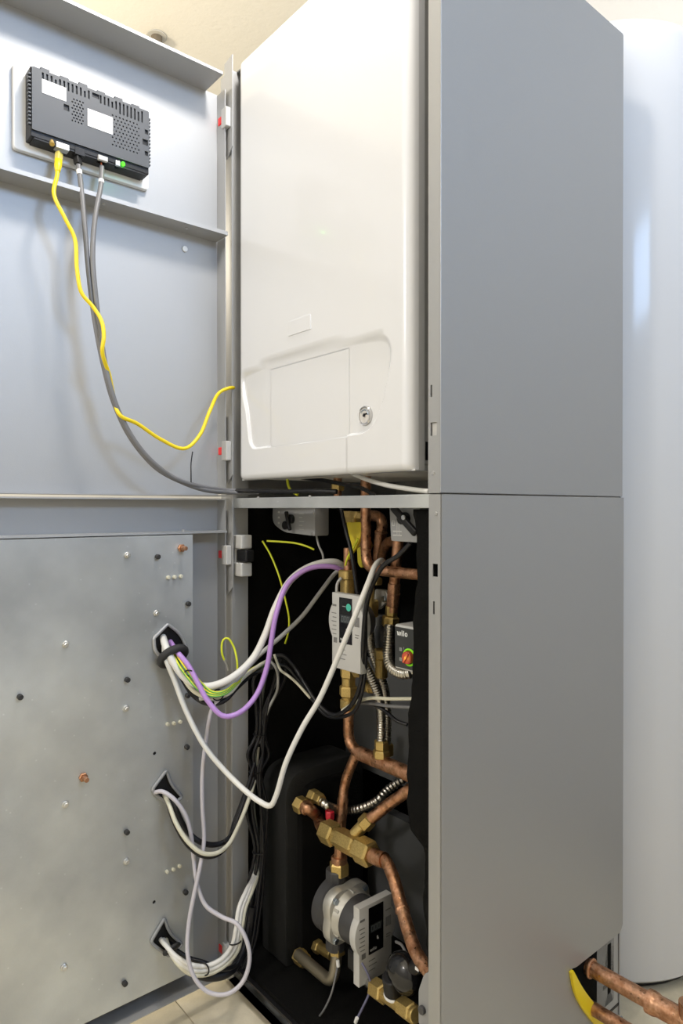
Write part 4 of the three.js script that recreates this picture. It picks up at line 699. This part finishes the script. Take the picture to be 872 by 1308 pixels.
// ---------------------------------------------------------------- cables
function cable(name, label, pts, r, mat, o = {}) {
  const g = thing(name, label, o.category || 'cable', o.group);
  tubePart(g, 'sheath', pts, r, mat, { radial: 10, step: 0.006, ...(o.sweep || {}) });
  return g;
}
const band = (g, name, p, d, r, len, mat) => mesh(g, name, cyl(p, d, r, len, 14, 0.05), mat);
{ // cables of the control panel
  const xs = DX + 0.034;
  let P = [X(76, 203, xs), X(74, 225, xs + 0.012), X(70, 250, xs + 0.03), X(84, 280, xs + 0.04), X(96, 305, xs + 0.045), X(99, 345, xs + 0.05), X(105, 375, xs + 0.052), X(119, 392, xs + 0.055), X(130, 410, xs + 0.065), X(133, 430, xs + 0.075), X(131, 450, xs + 0.072), X(140, 480, xs + 0.05), X(145, 505, xs + 0.045), X(153, 530, xs + 0.06), X(175, 541, xs + 0.055), X(205, 561, xs + 0.05), X(235, 573, xs + 0.05), X(255, 556, xs + 0.04), X(268, 525, xs + 0.035), X(281, 501, Z(281, 501, 0.03).x), Z(292, 496, 0.012), Z(306, 496, -0.03)];
  let g = cable('network_cable', 'bright yellow network cable wound around the dark grey cables', P, 0.0037, M.yellow);
  { const a = P[0].clone(), b = P[1].clone(), d = b.clone().sub(a).normalize(); mesh(g, 'plug', aim(new RoundedBoxGeometry(0.012, 0.02, 0.010, 2, 0.002), a.clone().addScaledVector(d, -0.002), d), std(0.6, 0.5, 0.12, 0.4)); mesh(g, 'boot', aim(lathe([[0, -0.012], [0.0068, -0.012], [0.0066, 0.002], [0.0046, 0.014], [0, 0.014]], 16), a.clone().addScaledVector(d, 0.018), d), M.yellow); }
  P = [X(100, 205, xs), X(104, 235, xs + 0.01), X(109, 290, xs + 0.03), X(113, 340, xs + 0.04), X(120, 400, xs + 0.045), X(131, 460, xs + 0.05), X(145, 513, xs + 0.05), X(168, 561, xs + 0.05), X(200, 598, xs + 0.05), X(235, 617, xs + 0.045), X(262, 626, xs + 0.04), Z(292, 629, 0.02), Z(330, 630, -0.04)];
  g = cable('signal_cable', 'dark grey signal cable plugged into the left port of the panel', P, 0.0046, M.cableGrey);
  band(g, 'marker', P[0].clone().lerp(P[1], 0.55), P[1].clone().sub(P[0]), 0.0052, 0.009, M.sticker);
  mesh(g, 'plug', aim(new RoundedBoxGeometry(0.012, 0.022, 0.012, 2, 0.002), P[0].clone(), P[1].clone().sub(P[0])), M.black);
  P = [X(131, 214, xs), X(130, 235, xs + 0.01), X(122, 280, xs + 0.03), X(119, 330, xs + 0.045), X(124, 390, xs + 0.05), X(129, 430, xs + 0.048), X(140, 490, xs + 0.055), X(156, 535, xs + 0.055), X(185, 580, xs + 0.055), X(220, 609, xs + 0.05), X(250, 620, xs + 0.045), Z(288, 626, 0.025), Z(330, 627, -0.04)];
  g = cable('power_cable', 'dark grey power cable plugged into the right port of the panel', P, 0.0046, M.cableGrey);
  band(g, 'marker', P[0].clone().lerp(P[1], 0.9), P[1].clone().sub(P[0]), 0.0052, 0.007, M.sticker);
  mesh(g, 'orange_core', sweep([P[0].clone().add(V(0, 0.014, 0)), P[0].clone().add(V(0.001, 0.006, 0.002)), P[0]], 0.0014, { radial: 6 }), std(0.5, 0.12, 0.03, 0.5));
  mesh(g, 'terminal', aim(new RoundedBoxGeometry(0.012, 0.008, 0.010, 2, 0.001), P[0].clone().add(V(0, 0.014, 0.001)), V(0, 1, 0)), M.lightGrey);
  solo('cable_tie', sweep([X(244, 617, xs + 0.05), X(244, 605, xs + 0.052), X(244, 592, xs + 0.05), X(246, 577, xs + 0.045)], 0.0012, { radial: 6 }), M.black, 'thin black cable tie tail sticking up from the dark cables', 'cable tie');
}
const SX = BX + 0.012;
{ // cables from the top opening of the plate
  let g = cable('power_cable', 'thick pale grey cable looping from top opening to the pump', [X(207, 812, BX - 0.01), X(213, 830, SX + 0.02), X(222, 848, SX + 0.035), X(238, 868, SX + 0.05), X(262, 877, SX + 0.075), X(292, 868, SX + 0.10), X(322, 842, -0.47), X(338, 812, -0.46), X(352, 775, -0.45), X(372, 740, -0.44), X(400, 722, -0.42), X(428, 718, -0.40), X(440, 725, -0.40)], 0.0072, M.cableWhite);
  g = cable('bus_cable', 'purple bus cable hanging in a deep loop from top opening', [X(216, 818, BX - 0.01), X(226, 833, SX + 0.03), X(240, 850, SX + 0.055), X(252, 872, SX + 0.075), X(266, 897, SX + 0.095), X(285, 915, SX + 0.115), X(305, 911, SX + 0.125), X(326, 890, -0.45), X(340, 855, -0.445), X(347, 815, -0.44), X(353, 783, -0.435), X(368, 745, -0.43), X(395, 726, -0.41), X(425, 724, -0.39), X(440, 730, -0.385)], 0.0052, M.purple);
  g = cable('power_cable', 'white cable hanging down to a sharp kink before the black bay', [X(209, 822, BX - 0.01), X(211, 840, SX + 0.02), X(222, 868, SX + 0.03), X(238, 910, SX + 0.05), X(262, 955, SX + 0.08), X(296, 995, SX + 0.12), A(330, 1024, 1.285), A(345, 1030, 1.27), A(352, 1018, 1.265), A(365, 975, 1.255), A(386, 930, 1.245), A(408, 893, 1.235), A(428, 848, 1.22), A(452, 790, 1.20), A(470, 745, 1.205), A(479, 723, 1.23), A(487, 716, 1.27), A(492, 724, 1.33)], 0.0052, M.cableWhite);
  g = cable('power_cable', 'mid grey cable running diagonally behind the thick pale cable', [X(255, 893, SX + 0.06), X(275, 888, SX + 0.085), X(300, 870, SX + 0.09), X(330, 838, -0.49), X(360, 812, -0.475), X(385, 788, -0.46), X(410, 755, -0.44), X(428, 732, -0.43), X(441, 722, -0.42)], 0.0046, M.cableMid);
  g = cable('power_cable', 'black cable sagging below the yellow green wires', [X(219, 835, SX), X(232, 866, SX + 0.03), X(248, 890, SX + 0.045), X(265, 899, SX + 0.065), X(285, 896, SX + 0.08), X(303, 878, SX + 0.08), X(325, 860, -0.52), X(348, 852, -0.50)], 0.0050, M.cableBlack);
  g = cable('power_cable', 'cream white cable tied together with the yellow green wires', [X(217, 836, SX), X(231, 862, SX + 0.04), X(248, 884, SX + 0.06), X(270, 892, SX + 0.078), X(292, 886, SX + 0.085), X(308, 868, SX + 0.085), X(330, 851, -0.515), X(346, 842, -0.535)], 0.0042, M.cream);
  for (const [k, dx, dy] of [[0, 0, 0], [1, 3, -3.5], [2, 5.5, -7]]) {
    const w = cable('earth_wire', 'yellow green earth wire in the tied bundle under top opening', [X(217 + dx * 0.6, 826, SX), X(226 + dx, 846 + dy, SX + 0.04), X(238 + dx, 864 + dy, SX + 0.06), X(252 + dx, 880 + dy, SX + 0.075), X(270 + dx * 0.4, 889 + dy * 0.7, SX + 0.09), X(288, 886 + dy * 0.6, SX + 0.095), X(304, 872 + dy * 0.5, SX + 0.09), X(322, 857 + dy * 0.4, -0.515), X(344, 846 + dy * 0.3, -0.54)], 0.0021, k === 1 ? M.yellow : M.earth, { group: 'earth wires in the tied bundle' });
    mesh(w, 'stripe', sweep([X(217 + dx * 0.6, 827, SX + 0.001), X(226 + dx, 847 + dy, SX + 0.041), X(238 + dx, 865 + dy, SX + 0.061), X(252 + dx, 881 + dy, SX + 0.076), X(270 + dx * 0.4, 890 + dy * 0.7, SX + 0.091), X(288, 887 + dy * 0.6, SX + 0.096), X(304, 873 + dy * 0.5, SX + 0.091), X(322, 858 + dy * 0.4, -0.514), X(344, 847 + dy * 0.3, -0.539)], 0.0016, { radial: 6 }), M.greenStripe);
  }
  for (const [a, b, r, n] of [[241, 860, 0.0085, 'first'], [278, 888, 0.011, 'second']]) {
    const t = new THREE.TorusGeometry(r, 0.0014, 6, 20); t.rotateY(n === 'first' ? 0.7 : 1.25); if (n === 'first') t.rotateX(0.9); const p = X(a, b, SX + (n === 'first' ? 0.06 : 0.085)); t.translate(p.x, p.y, p.z);
    solo('cable_tie', t, M.black, n === 'first' ? 'black cable tie around the earth wires just below the grommet' : 'black cable tie at the lowest point of the earth wire bundle', 'cable tie');
  }
  g = cable('earth_wire', 'short looped yellow green wire ending in a bare lug', [X(303, 862, -0.505), X(302.5, 845, -0.505), X(298, 826, -0.515), X(290, 815, -0.52), X(284.5, 818, -0.525), X(283, 834, -0.525), X(286, 843, -0.525)], 0.0022, M.earth);
  mesh(g, 'ferrule', sweep([X(286, 843, -0.525), X(289.5, 850, -0.525), X(291, 857, -0.525)], 0.0024, { radial: 8 }), M.zinc, 'bare metal lug');
  g = cable('earth_wire', 'long yellow green wire hanging from felt lining to diagonal grey cable', [Z(335, 691, -0.06), Z(345, 708, -0.07), Z(356, 735, -0.075), Z(364, 765, -0.08), Z(369, 790, -0.085), Z(368, 808, -0.09), Z(364, 822, -0.095)], 0.0021, M.earth);
  g = cable('earth_wire', 'nearly level yellow green wire below the knob actuator', [Z(341, 691, -0.06), Z(358, 692, -0.075), Z(378, 694, -0.09), Z(392, 698, -0.1), Z(401, 702, -0.11)], 0.0021, M.earth);

  // inside the bay
  cable('sensor_cable', 'black cable hanging straight down in front of the yellow valve handle', [Z(434, 642, -0.09), Z(441, 675, -0.085), Z(448, 703, -0.08), Z(453, 735, -0.08), Z(457, 765, -0.085), Z(459, 790, -0.1)], 0.0038, M.cableBlack);
  cable('sensor_cable', 'black cable from the lever actuator looping down past the pump', [Z(524, 694, -0.06), Z(508, 710, -0.055), Z(490, 722, -0.05), Z(478, 742, -0.05), Z(469, 768, -0.05), Z(465, 800, -0.055), Z(463, 845, -0.07), Z(460, 875, -0.08), Z(452, 896, -0.085), Z(438, 910, -0.09), Z(423, 913, -0.09), Z(405, 898, -0.085), Z(388, 872, -0.08), Z(374, 850, -0.075), Z(362, 838, -0.06), Z(350, 838, -0.045)], 0.0044, M.cableBlack);
  cable('sensor_cable', 'second black cable twisted along the loop below the pump', [Z(467, 775, -0.06), Z(466.5, 820, -0.066), Z(466, 862, -0.08), Z(455, 905, -0.09), Z(437, 916, -0.095), Z(415, 913, -0.095), Z(398, 893, -0.09), Z(380, 868, -0.085), Z(366, 852, -0.07), Z(352, 848, -0.05)], 0.0036, M.cableBlack);
  cable('sensor_cable', 'cream cable running level to the right below the brass column', [Z(437, 908, -0.09), Z(448, 901, -0.095), Z(460, 895, -0.1), Z(475, 892, -0.1), Z(497, 893, -0.1), Z(528, 893, -0.1)], 0.0034, M.cream);
  cable('sensor_cable', 'dark cable just under the level cream cable', [Z(455, 898, -0.105), Z(475, 899, -0.11), Z(495, 902, -0.11), Z(528, 904, -0.11)], 0.0034, M.cableGrey);
  cable('sensor_cable', 'short black cable dropping to the right over the corrugated hoses', [Z(478, 901, -0.115), Z(488, 906, -0.12), Z(498, 914, -0.12), Z(508, 922, -0.12), Z(520, 926, -0.125)], 0.0034, M.cableBlack);
  cable('sensor_cable', 'thin grey cable dropping from the left actuator corner', [Z(404, 684, -0.13), Z(407, 697, -0.13), Z(412, 708, -0.135), Z(413, 720, -0.14)], 0.0024, M.cableMid);
  cable('sensor_cable', 'grey cable curving into the top of the pump head', [Z(436, 738, -0.1), Z(431, 745, -0.095), Z(430, 757, -0.09), Z(431, 770, -0.09)], 0.0032, M.cableMid);
  cable('earth_wire', 'yellow green wire bent below the yellow valve handle', [Z(457, 688, -0.1), Z(450, 702, -0.1), Z(444, 712, -0.1), Z(441, 722, -0.105)], 0.0021, M.earth);
  cable('earth_wire', 'yellow green wire beside the black cable above the brass nuts', [Z(474, 738, -0.075), Z(470, 755, -0.075), Z(467, 778, -0.078)], 0.0021, M.earth);
  cable('power_cable', 'white cable under the boiler running along above the cross bar', [Z(452, 606, -0.06), Z(470, 613, -0.05), Z(495, 620, -0.045), Z(525, 625, -0.04), Z(548, 628, -0.035)], 0.0042, M.cableWhite);
  cable('sensor_cable', 'black cable under the boiler sloping down to the right', [Z(385, 610, -0.1), Z(415, 614, -0.1), Z(440, 619, -0.09), Z(465, 625, -0.085), Z(480, 634, -0.08)], 0.0042, M.cableBlack);
  cable('earth_wire', 'yellow wire loop hanging below the boiler above the cross bar', [Z(367, 612, -0.08), Z(368, 620, -0.078), Z(372, 627, -0.078), Z(380, 632, -0.08)], 0.003, M.earth);
  cable('power_cable', 'black cable lying along the cross bar under the boiler', [Z(300, 627, 0.004), Z(330, 627, -0.02), Z(360, 628, -0.03), Z(400, 627, -0.05), Z(430, 628, -0.07)], 0.0048, M.cableBlack);
}
{ // vertical loom on the felt wall, tied in three places
  const pts = (o) => [X(350 + o * 6, 838 + Math.abs(o) * 4, -0.53), X(342 + o * 9, 868, -0.545), X(334 + o * 3.4, 905, -0.555), X(331 + o * 2, 938, -0.56), X(328 + o * 6, 965, -0.56), X(326 + o * 2.2, 985, -0.56), X(326 + o * 6, 1030, -0.56), X(330 + o * 2.4, 1088, -0.56), X(325 + o * 4, 1130, -0.56), X(320 + o * 4, 1170, -0.56), X(314 + o * 4, 1205, -0.555), X(303 + o * 3, 1236, -0.55)];
  const kinds = ['black loom cable at the left edge of the tied vertical bundle', 'black loom cable in the tied vertical bundle on the felt', 'olive grey loom cable in the tied vertical bundle', 'black loom cable in the tied vertical bundle on the felt', 'dark grey loom cable in the tied vertical bundle', 'black loom cable in the tied vertical bundle on the felt'];
  const mats = [M.cableBlack, M.cableBlack, std(0.08, 0.08, 0.06, 0.5), M.cableBlack, M.cableGrey, M.cableBlack];
  [-2, -1.2, -0.4, 0.4, 1.2, 2].forEach((o, i) => cable('loom_cable', kinds[i], pts(o).map((p, k) => p.add(V((i % 2) * 0.008 + (i === 3 ? 0.006 : 0), 0, 0))), 0.0037, mats[i], [1, 3, 5].includes(i) ? { group: 'black cables of the vertical loom' } : {}));
  [[331, 938, 'black tie around the vertical loom level with the white cable bend start'], [326, 986, 'black tie around the vertical loom beside the heat exchanger top'], [330, 1089, 'black tie around the vertical loom beside the heat exchanger flank']].forEach(([a, b, l]) => { const t = new THREE.TorusGeometry(0.0125, 0.002, 6, 24); t.scale(1, 1, 0.7); t.rotateX(Math.PI / 2); t.rotateY(0.6); const p = X(a, b, -0.556); t.translate(p.x, p.y, p.z); solo('cable_tie', t, M.black, l, 'cable tie'); });
  cable('loom_cable', 'cream cable arching right from the top of the loom', [X(350, 836, -0.5), X(358, 856, -0.49), X(366, 862, -0.47), X(378, 872, -0.45), X(396, 892, -0.43)], 0.0028, M.cream);
  cable('loom_cable', 'pale grey cable end beside the top of the loom', [X(342, 842, -0.52), X(352, 853, -0.51), X(354, 880, -0.52), X(343, 905, -0.54), X(334, 930, -0.56), X(330, 950, -0.572)], 0.003, M.cableMid);
}
{ // cables of the middle opening
  let g = cable('power_cable', 'cream cable in the loop below middle opening', [X(208, 1014, BX - 0.01), X(215, 1028, SX + 0.02), X(224, 1052, SX + 0.045), X(240, 1077, SX + 0.065), X(258, 1091, SX + 0.08), X(276, 1091, SX + 0.085), X(291, 1080, SX + 0.08), X(304, 1056, -0.515), X(316, 1026, -0.53), X(324, 1000, -0.55), X(327, 980, -0.566), X(329, 955, -0.572)], 0.0042, M.cream);
  cable('power_cable', 'thick black cable inside the loop below middle opening', [X(214, 1012, BX - 0.01), X(224, 1035, SX + 0.015), X(238, 1062, SX + 0.03), X(256, 1077, SX + 0.045), X(276, 1080, SX + 0.05), X(292, 1072, SX + 0.05), X(300, 1050, -0.545), X(312, 1018, -0.55), X(322, 990, -0.55)], 0.0055, M.cableBlack);
  cable('power_cable', 'thin black cable at the outside of the loop below middle opening', [X(211, 1018, BX - 0.01), X(222, 1052, SX + 0.035), X(238, 1080, SX + 0.05), X(258, 1095, SX + 0.065), X(276, 1094, SX + 0.07), X(293, 1078, SX + 0.065), X(302, 1058, -0.53), X(314, 1024, -0.54), X(324, 994, -0.545)], 0.004, M.cableBlack);
  cable('power_cable', 'black cable running with the cream cable to the loom', [X(288, 1078, SX + 0.07), X(299, 1058, -0.53), X(309, 1030, -0.54), X(318, 1000, -0.545), X(325, 975, -0.55)], 0.0038, M.cableBlack);
  g = cable('power_cable', 'long lilac grey cable looping down to the floor and back up', [X(197, 1013, BX + 0.004), X(207, 1012, SX + 0.012), X(222, 1022, SX + 0.03), X(236, 1042, SX + 0.04), X(243, 1066, SX + 0.045), X(247, 1100, SX + 0.05), X(251, 1130, SX + 0.06), X(262, 1158, SX + 0.075), X(283, 1173, SX + 0.10), X(302, 1182, SX + 0.13), X(315, 1205, SX + 0.15), X(318, 1230, SX + 0.155), X(309, 1257, SX + 0.15), X(290, 1272, SX + 0.135), X(266, 1270, SX + 0.11), X(248, 1252, SX + 0.09), X(239, 1222, SX + 0.075), X(240, 1185, SX + 0.065), X(247, 1145, SX + 0.065), X(255, 1108, SX + 0.065), X(260, 1075, SX + 0.055), X(258, 1030, SX + 0.05), X(258, 990, SX + 0.05), X(263, 945, SX + 0.055), X(271, 905, SX + 0.07), X(280, 892, SX + 0.08)], 0.0042, M.cableLilac);
}
{ // cables of the bottom opening
  const mk = (o, m, l, gr) => cable('power_cable', l, [X(206 + o, 1200, BX - 0.01), X(214 + o * 0.7, 1214 + o, SX + 0.02 + o * 0.001), X(226 + o * 0.4, 1229 + o * 1.4, SX + 0.045 + o * 0.001), X(244, 1240 + o * 1.6, SX + 0.065), X(266, 1240 + o * 1.5, SX + 0.08), X(286 + o * 0.5, 1229 + o * 1.2, SX + 0.09), X(299 + o, 1212 + o * 0.8, -0.49), X(304 + o, 1188, -0.49), X(308 + o * 1.1, 1162, -0.50), X(317 + o, 1140, -0.515), X(325 + o * 0.6, 1122, -0.55), X(329 + o * 0.3, 1100, -0.582)], 0.0046, m, gr);
  mk(-3.2, M.cableWhite, 'uppermost white cable of the tied trio at bottom opening'); mk(0.4, M.cableWhite, 'middle white cable of the tied trio at bottom opening'); mk(4.0, M.cream, 'lowest cream cable of the tied trio at bottom opening');
  cable('power_cable', 'dark cable behind the tied white trio', [X(214, 1206, BX - 0.01), X(226, 1217, SX + 0.01), X(243, 1227, SX + 0.03), X(258, 1231, SX + 0.045), X(280, 1240, SX + 0.06), X(300, 1235, -0.52), X(312, 1210, -0.535), X(318, 1180, -0.545)], 0.0045, M.cableBlack);
  cable('power_cable', 'thick black conduit sagging below the white trio', [X(250, 1246, SX + 0.03), X(268, 1250, SX + 0.045), X(288, 1246, SX + 0.055), X(303, 1232, -0.53), X(315, 1200, -0.545), X(322, 1160, -0.55)], 0.009, M.cableBlack);
  [[259, 1240, 0.0125, 'black cable tie holding the white trio at its lowest point'], [300, 1206, 0.011, 'black cable tie holding the white trio beside the hinge post']].forEach(([a, b, r, l], i) => { const t = new THREE.TorusGeometry(r, 0.0015, 6, 22); if (i) { t.rotateX(Math.PI / 2); t.rotateZ(0.3); } else t.rotateY(0.5); const p = X(a, b, i ? -0.49 : SX + 0.077); t.translate(p.x, p.y, p.z); solo('cable_tie', t, M.black, l, 'cable tie'); });
  cable('sensor_cable', 'black cable lying on the bay floor behind the sill', [Z(312, 1215, -0.06), Z(330, 1262, -0.05), Z(350, 1290, -0.045), Z(372, 1305, -0.04), Z(400, 1312, -0.045)], 0.0042, M.cableBlack);
  let g = cable('sensor_cable', 'thin grey sensor lead with white tip left of the lower pump', [Z(431, 1236, -0.08), Z(428, 1252, -0.07), Z(423, 1272, -0.06), Z(415, 1290, -0.05), Z(404, 1306, -0.045)], 0.002, M.cableGrey);
  mesh(g, 'tip', cyl(Z(431.5, 1233, -0.08), V(-0.2, 1, 0), 0.0035, 0.012, 10), M.sticker, 'white tip');
  g = cable('sensor_cable', 'thin blue grey sensor lead with white tip below the pump head', [X(462, 1232, -0.255), X(468, 1243, -0.245), X(473, 1256, -0.24), X(471, 1272, -0.24), X(464, 1288, -0.245), X(457, 1302, -0.25)], 0.0022, std(0.12, 0.12, 0.2, 0.45));
  mesh(g, 'tip', cyl(X(455, 1306, -0.25), V(-0.4, -1, 0), 0.0035, 0.012, 10), M.sticker, 'white tip');
  cable('sensor_cable', 'dark grey cable loop right of the lower pump head', [Z(506, 1205, -0.11), Z(514, 1210, -0.1), Z(519, 1222, -0.095), Z(515, 1231, -0.1), Z(505, 1229, -0.11)], 0.0026, M.cableGrey);
}

// ---------------------------------------------------------------- move every thing's origin to its base
scene.updateMatrixWorld(true);
for (const o of [...scene.children]) {
  if (!o.userData.category || o.rotation.y || o.position.lengthSq()) continue;
  const b = new THREE.Box3().setFromObject(o); if (b.isEmpty()) continue;
  const base = V((b.min.x + b.max.x) / 2, b.min.y, (b.min.z + b.max.z) / 2);
  if (o.isMesh) o.geometry.translate(-base.x, -base.y, -base.z); else for (const c of o.children) c.position.sub(base);
  o.position.copy(base);
}
scene.traverse(o => { if (o.isMesh) { o.castShadow = true; o.receiveShadow = true; } });
scene.updateMatrixWorld(true);
renderer.render(scene, camera);
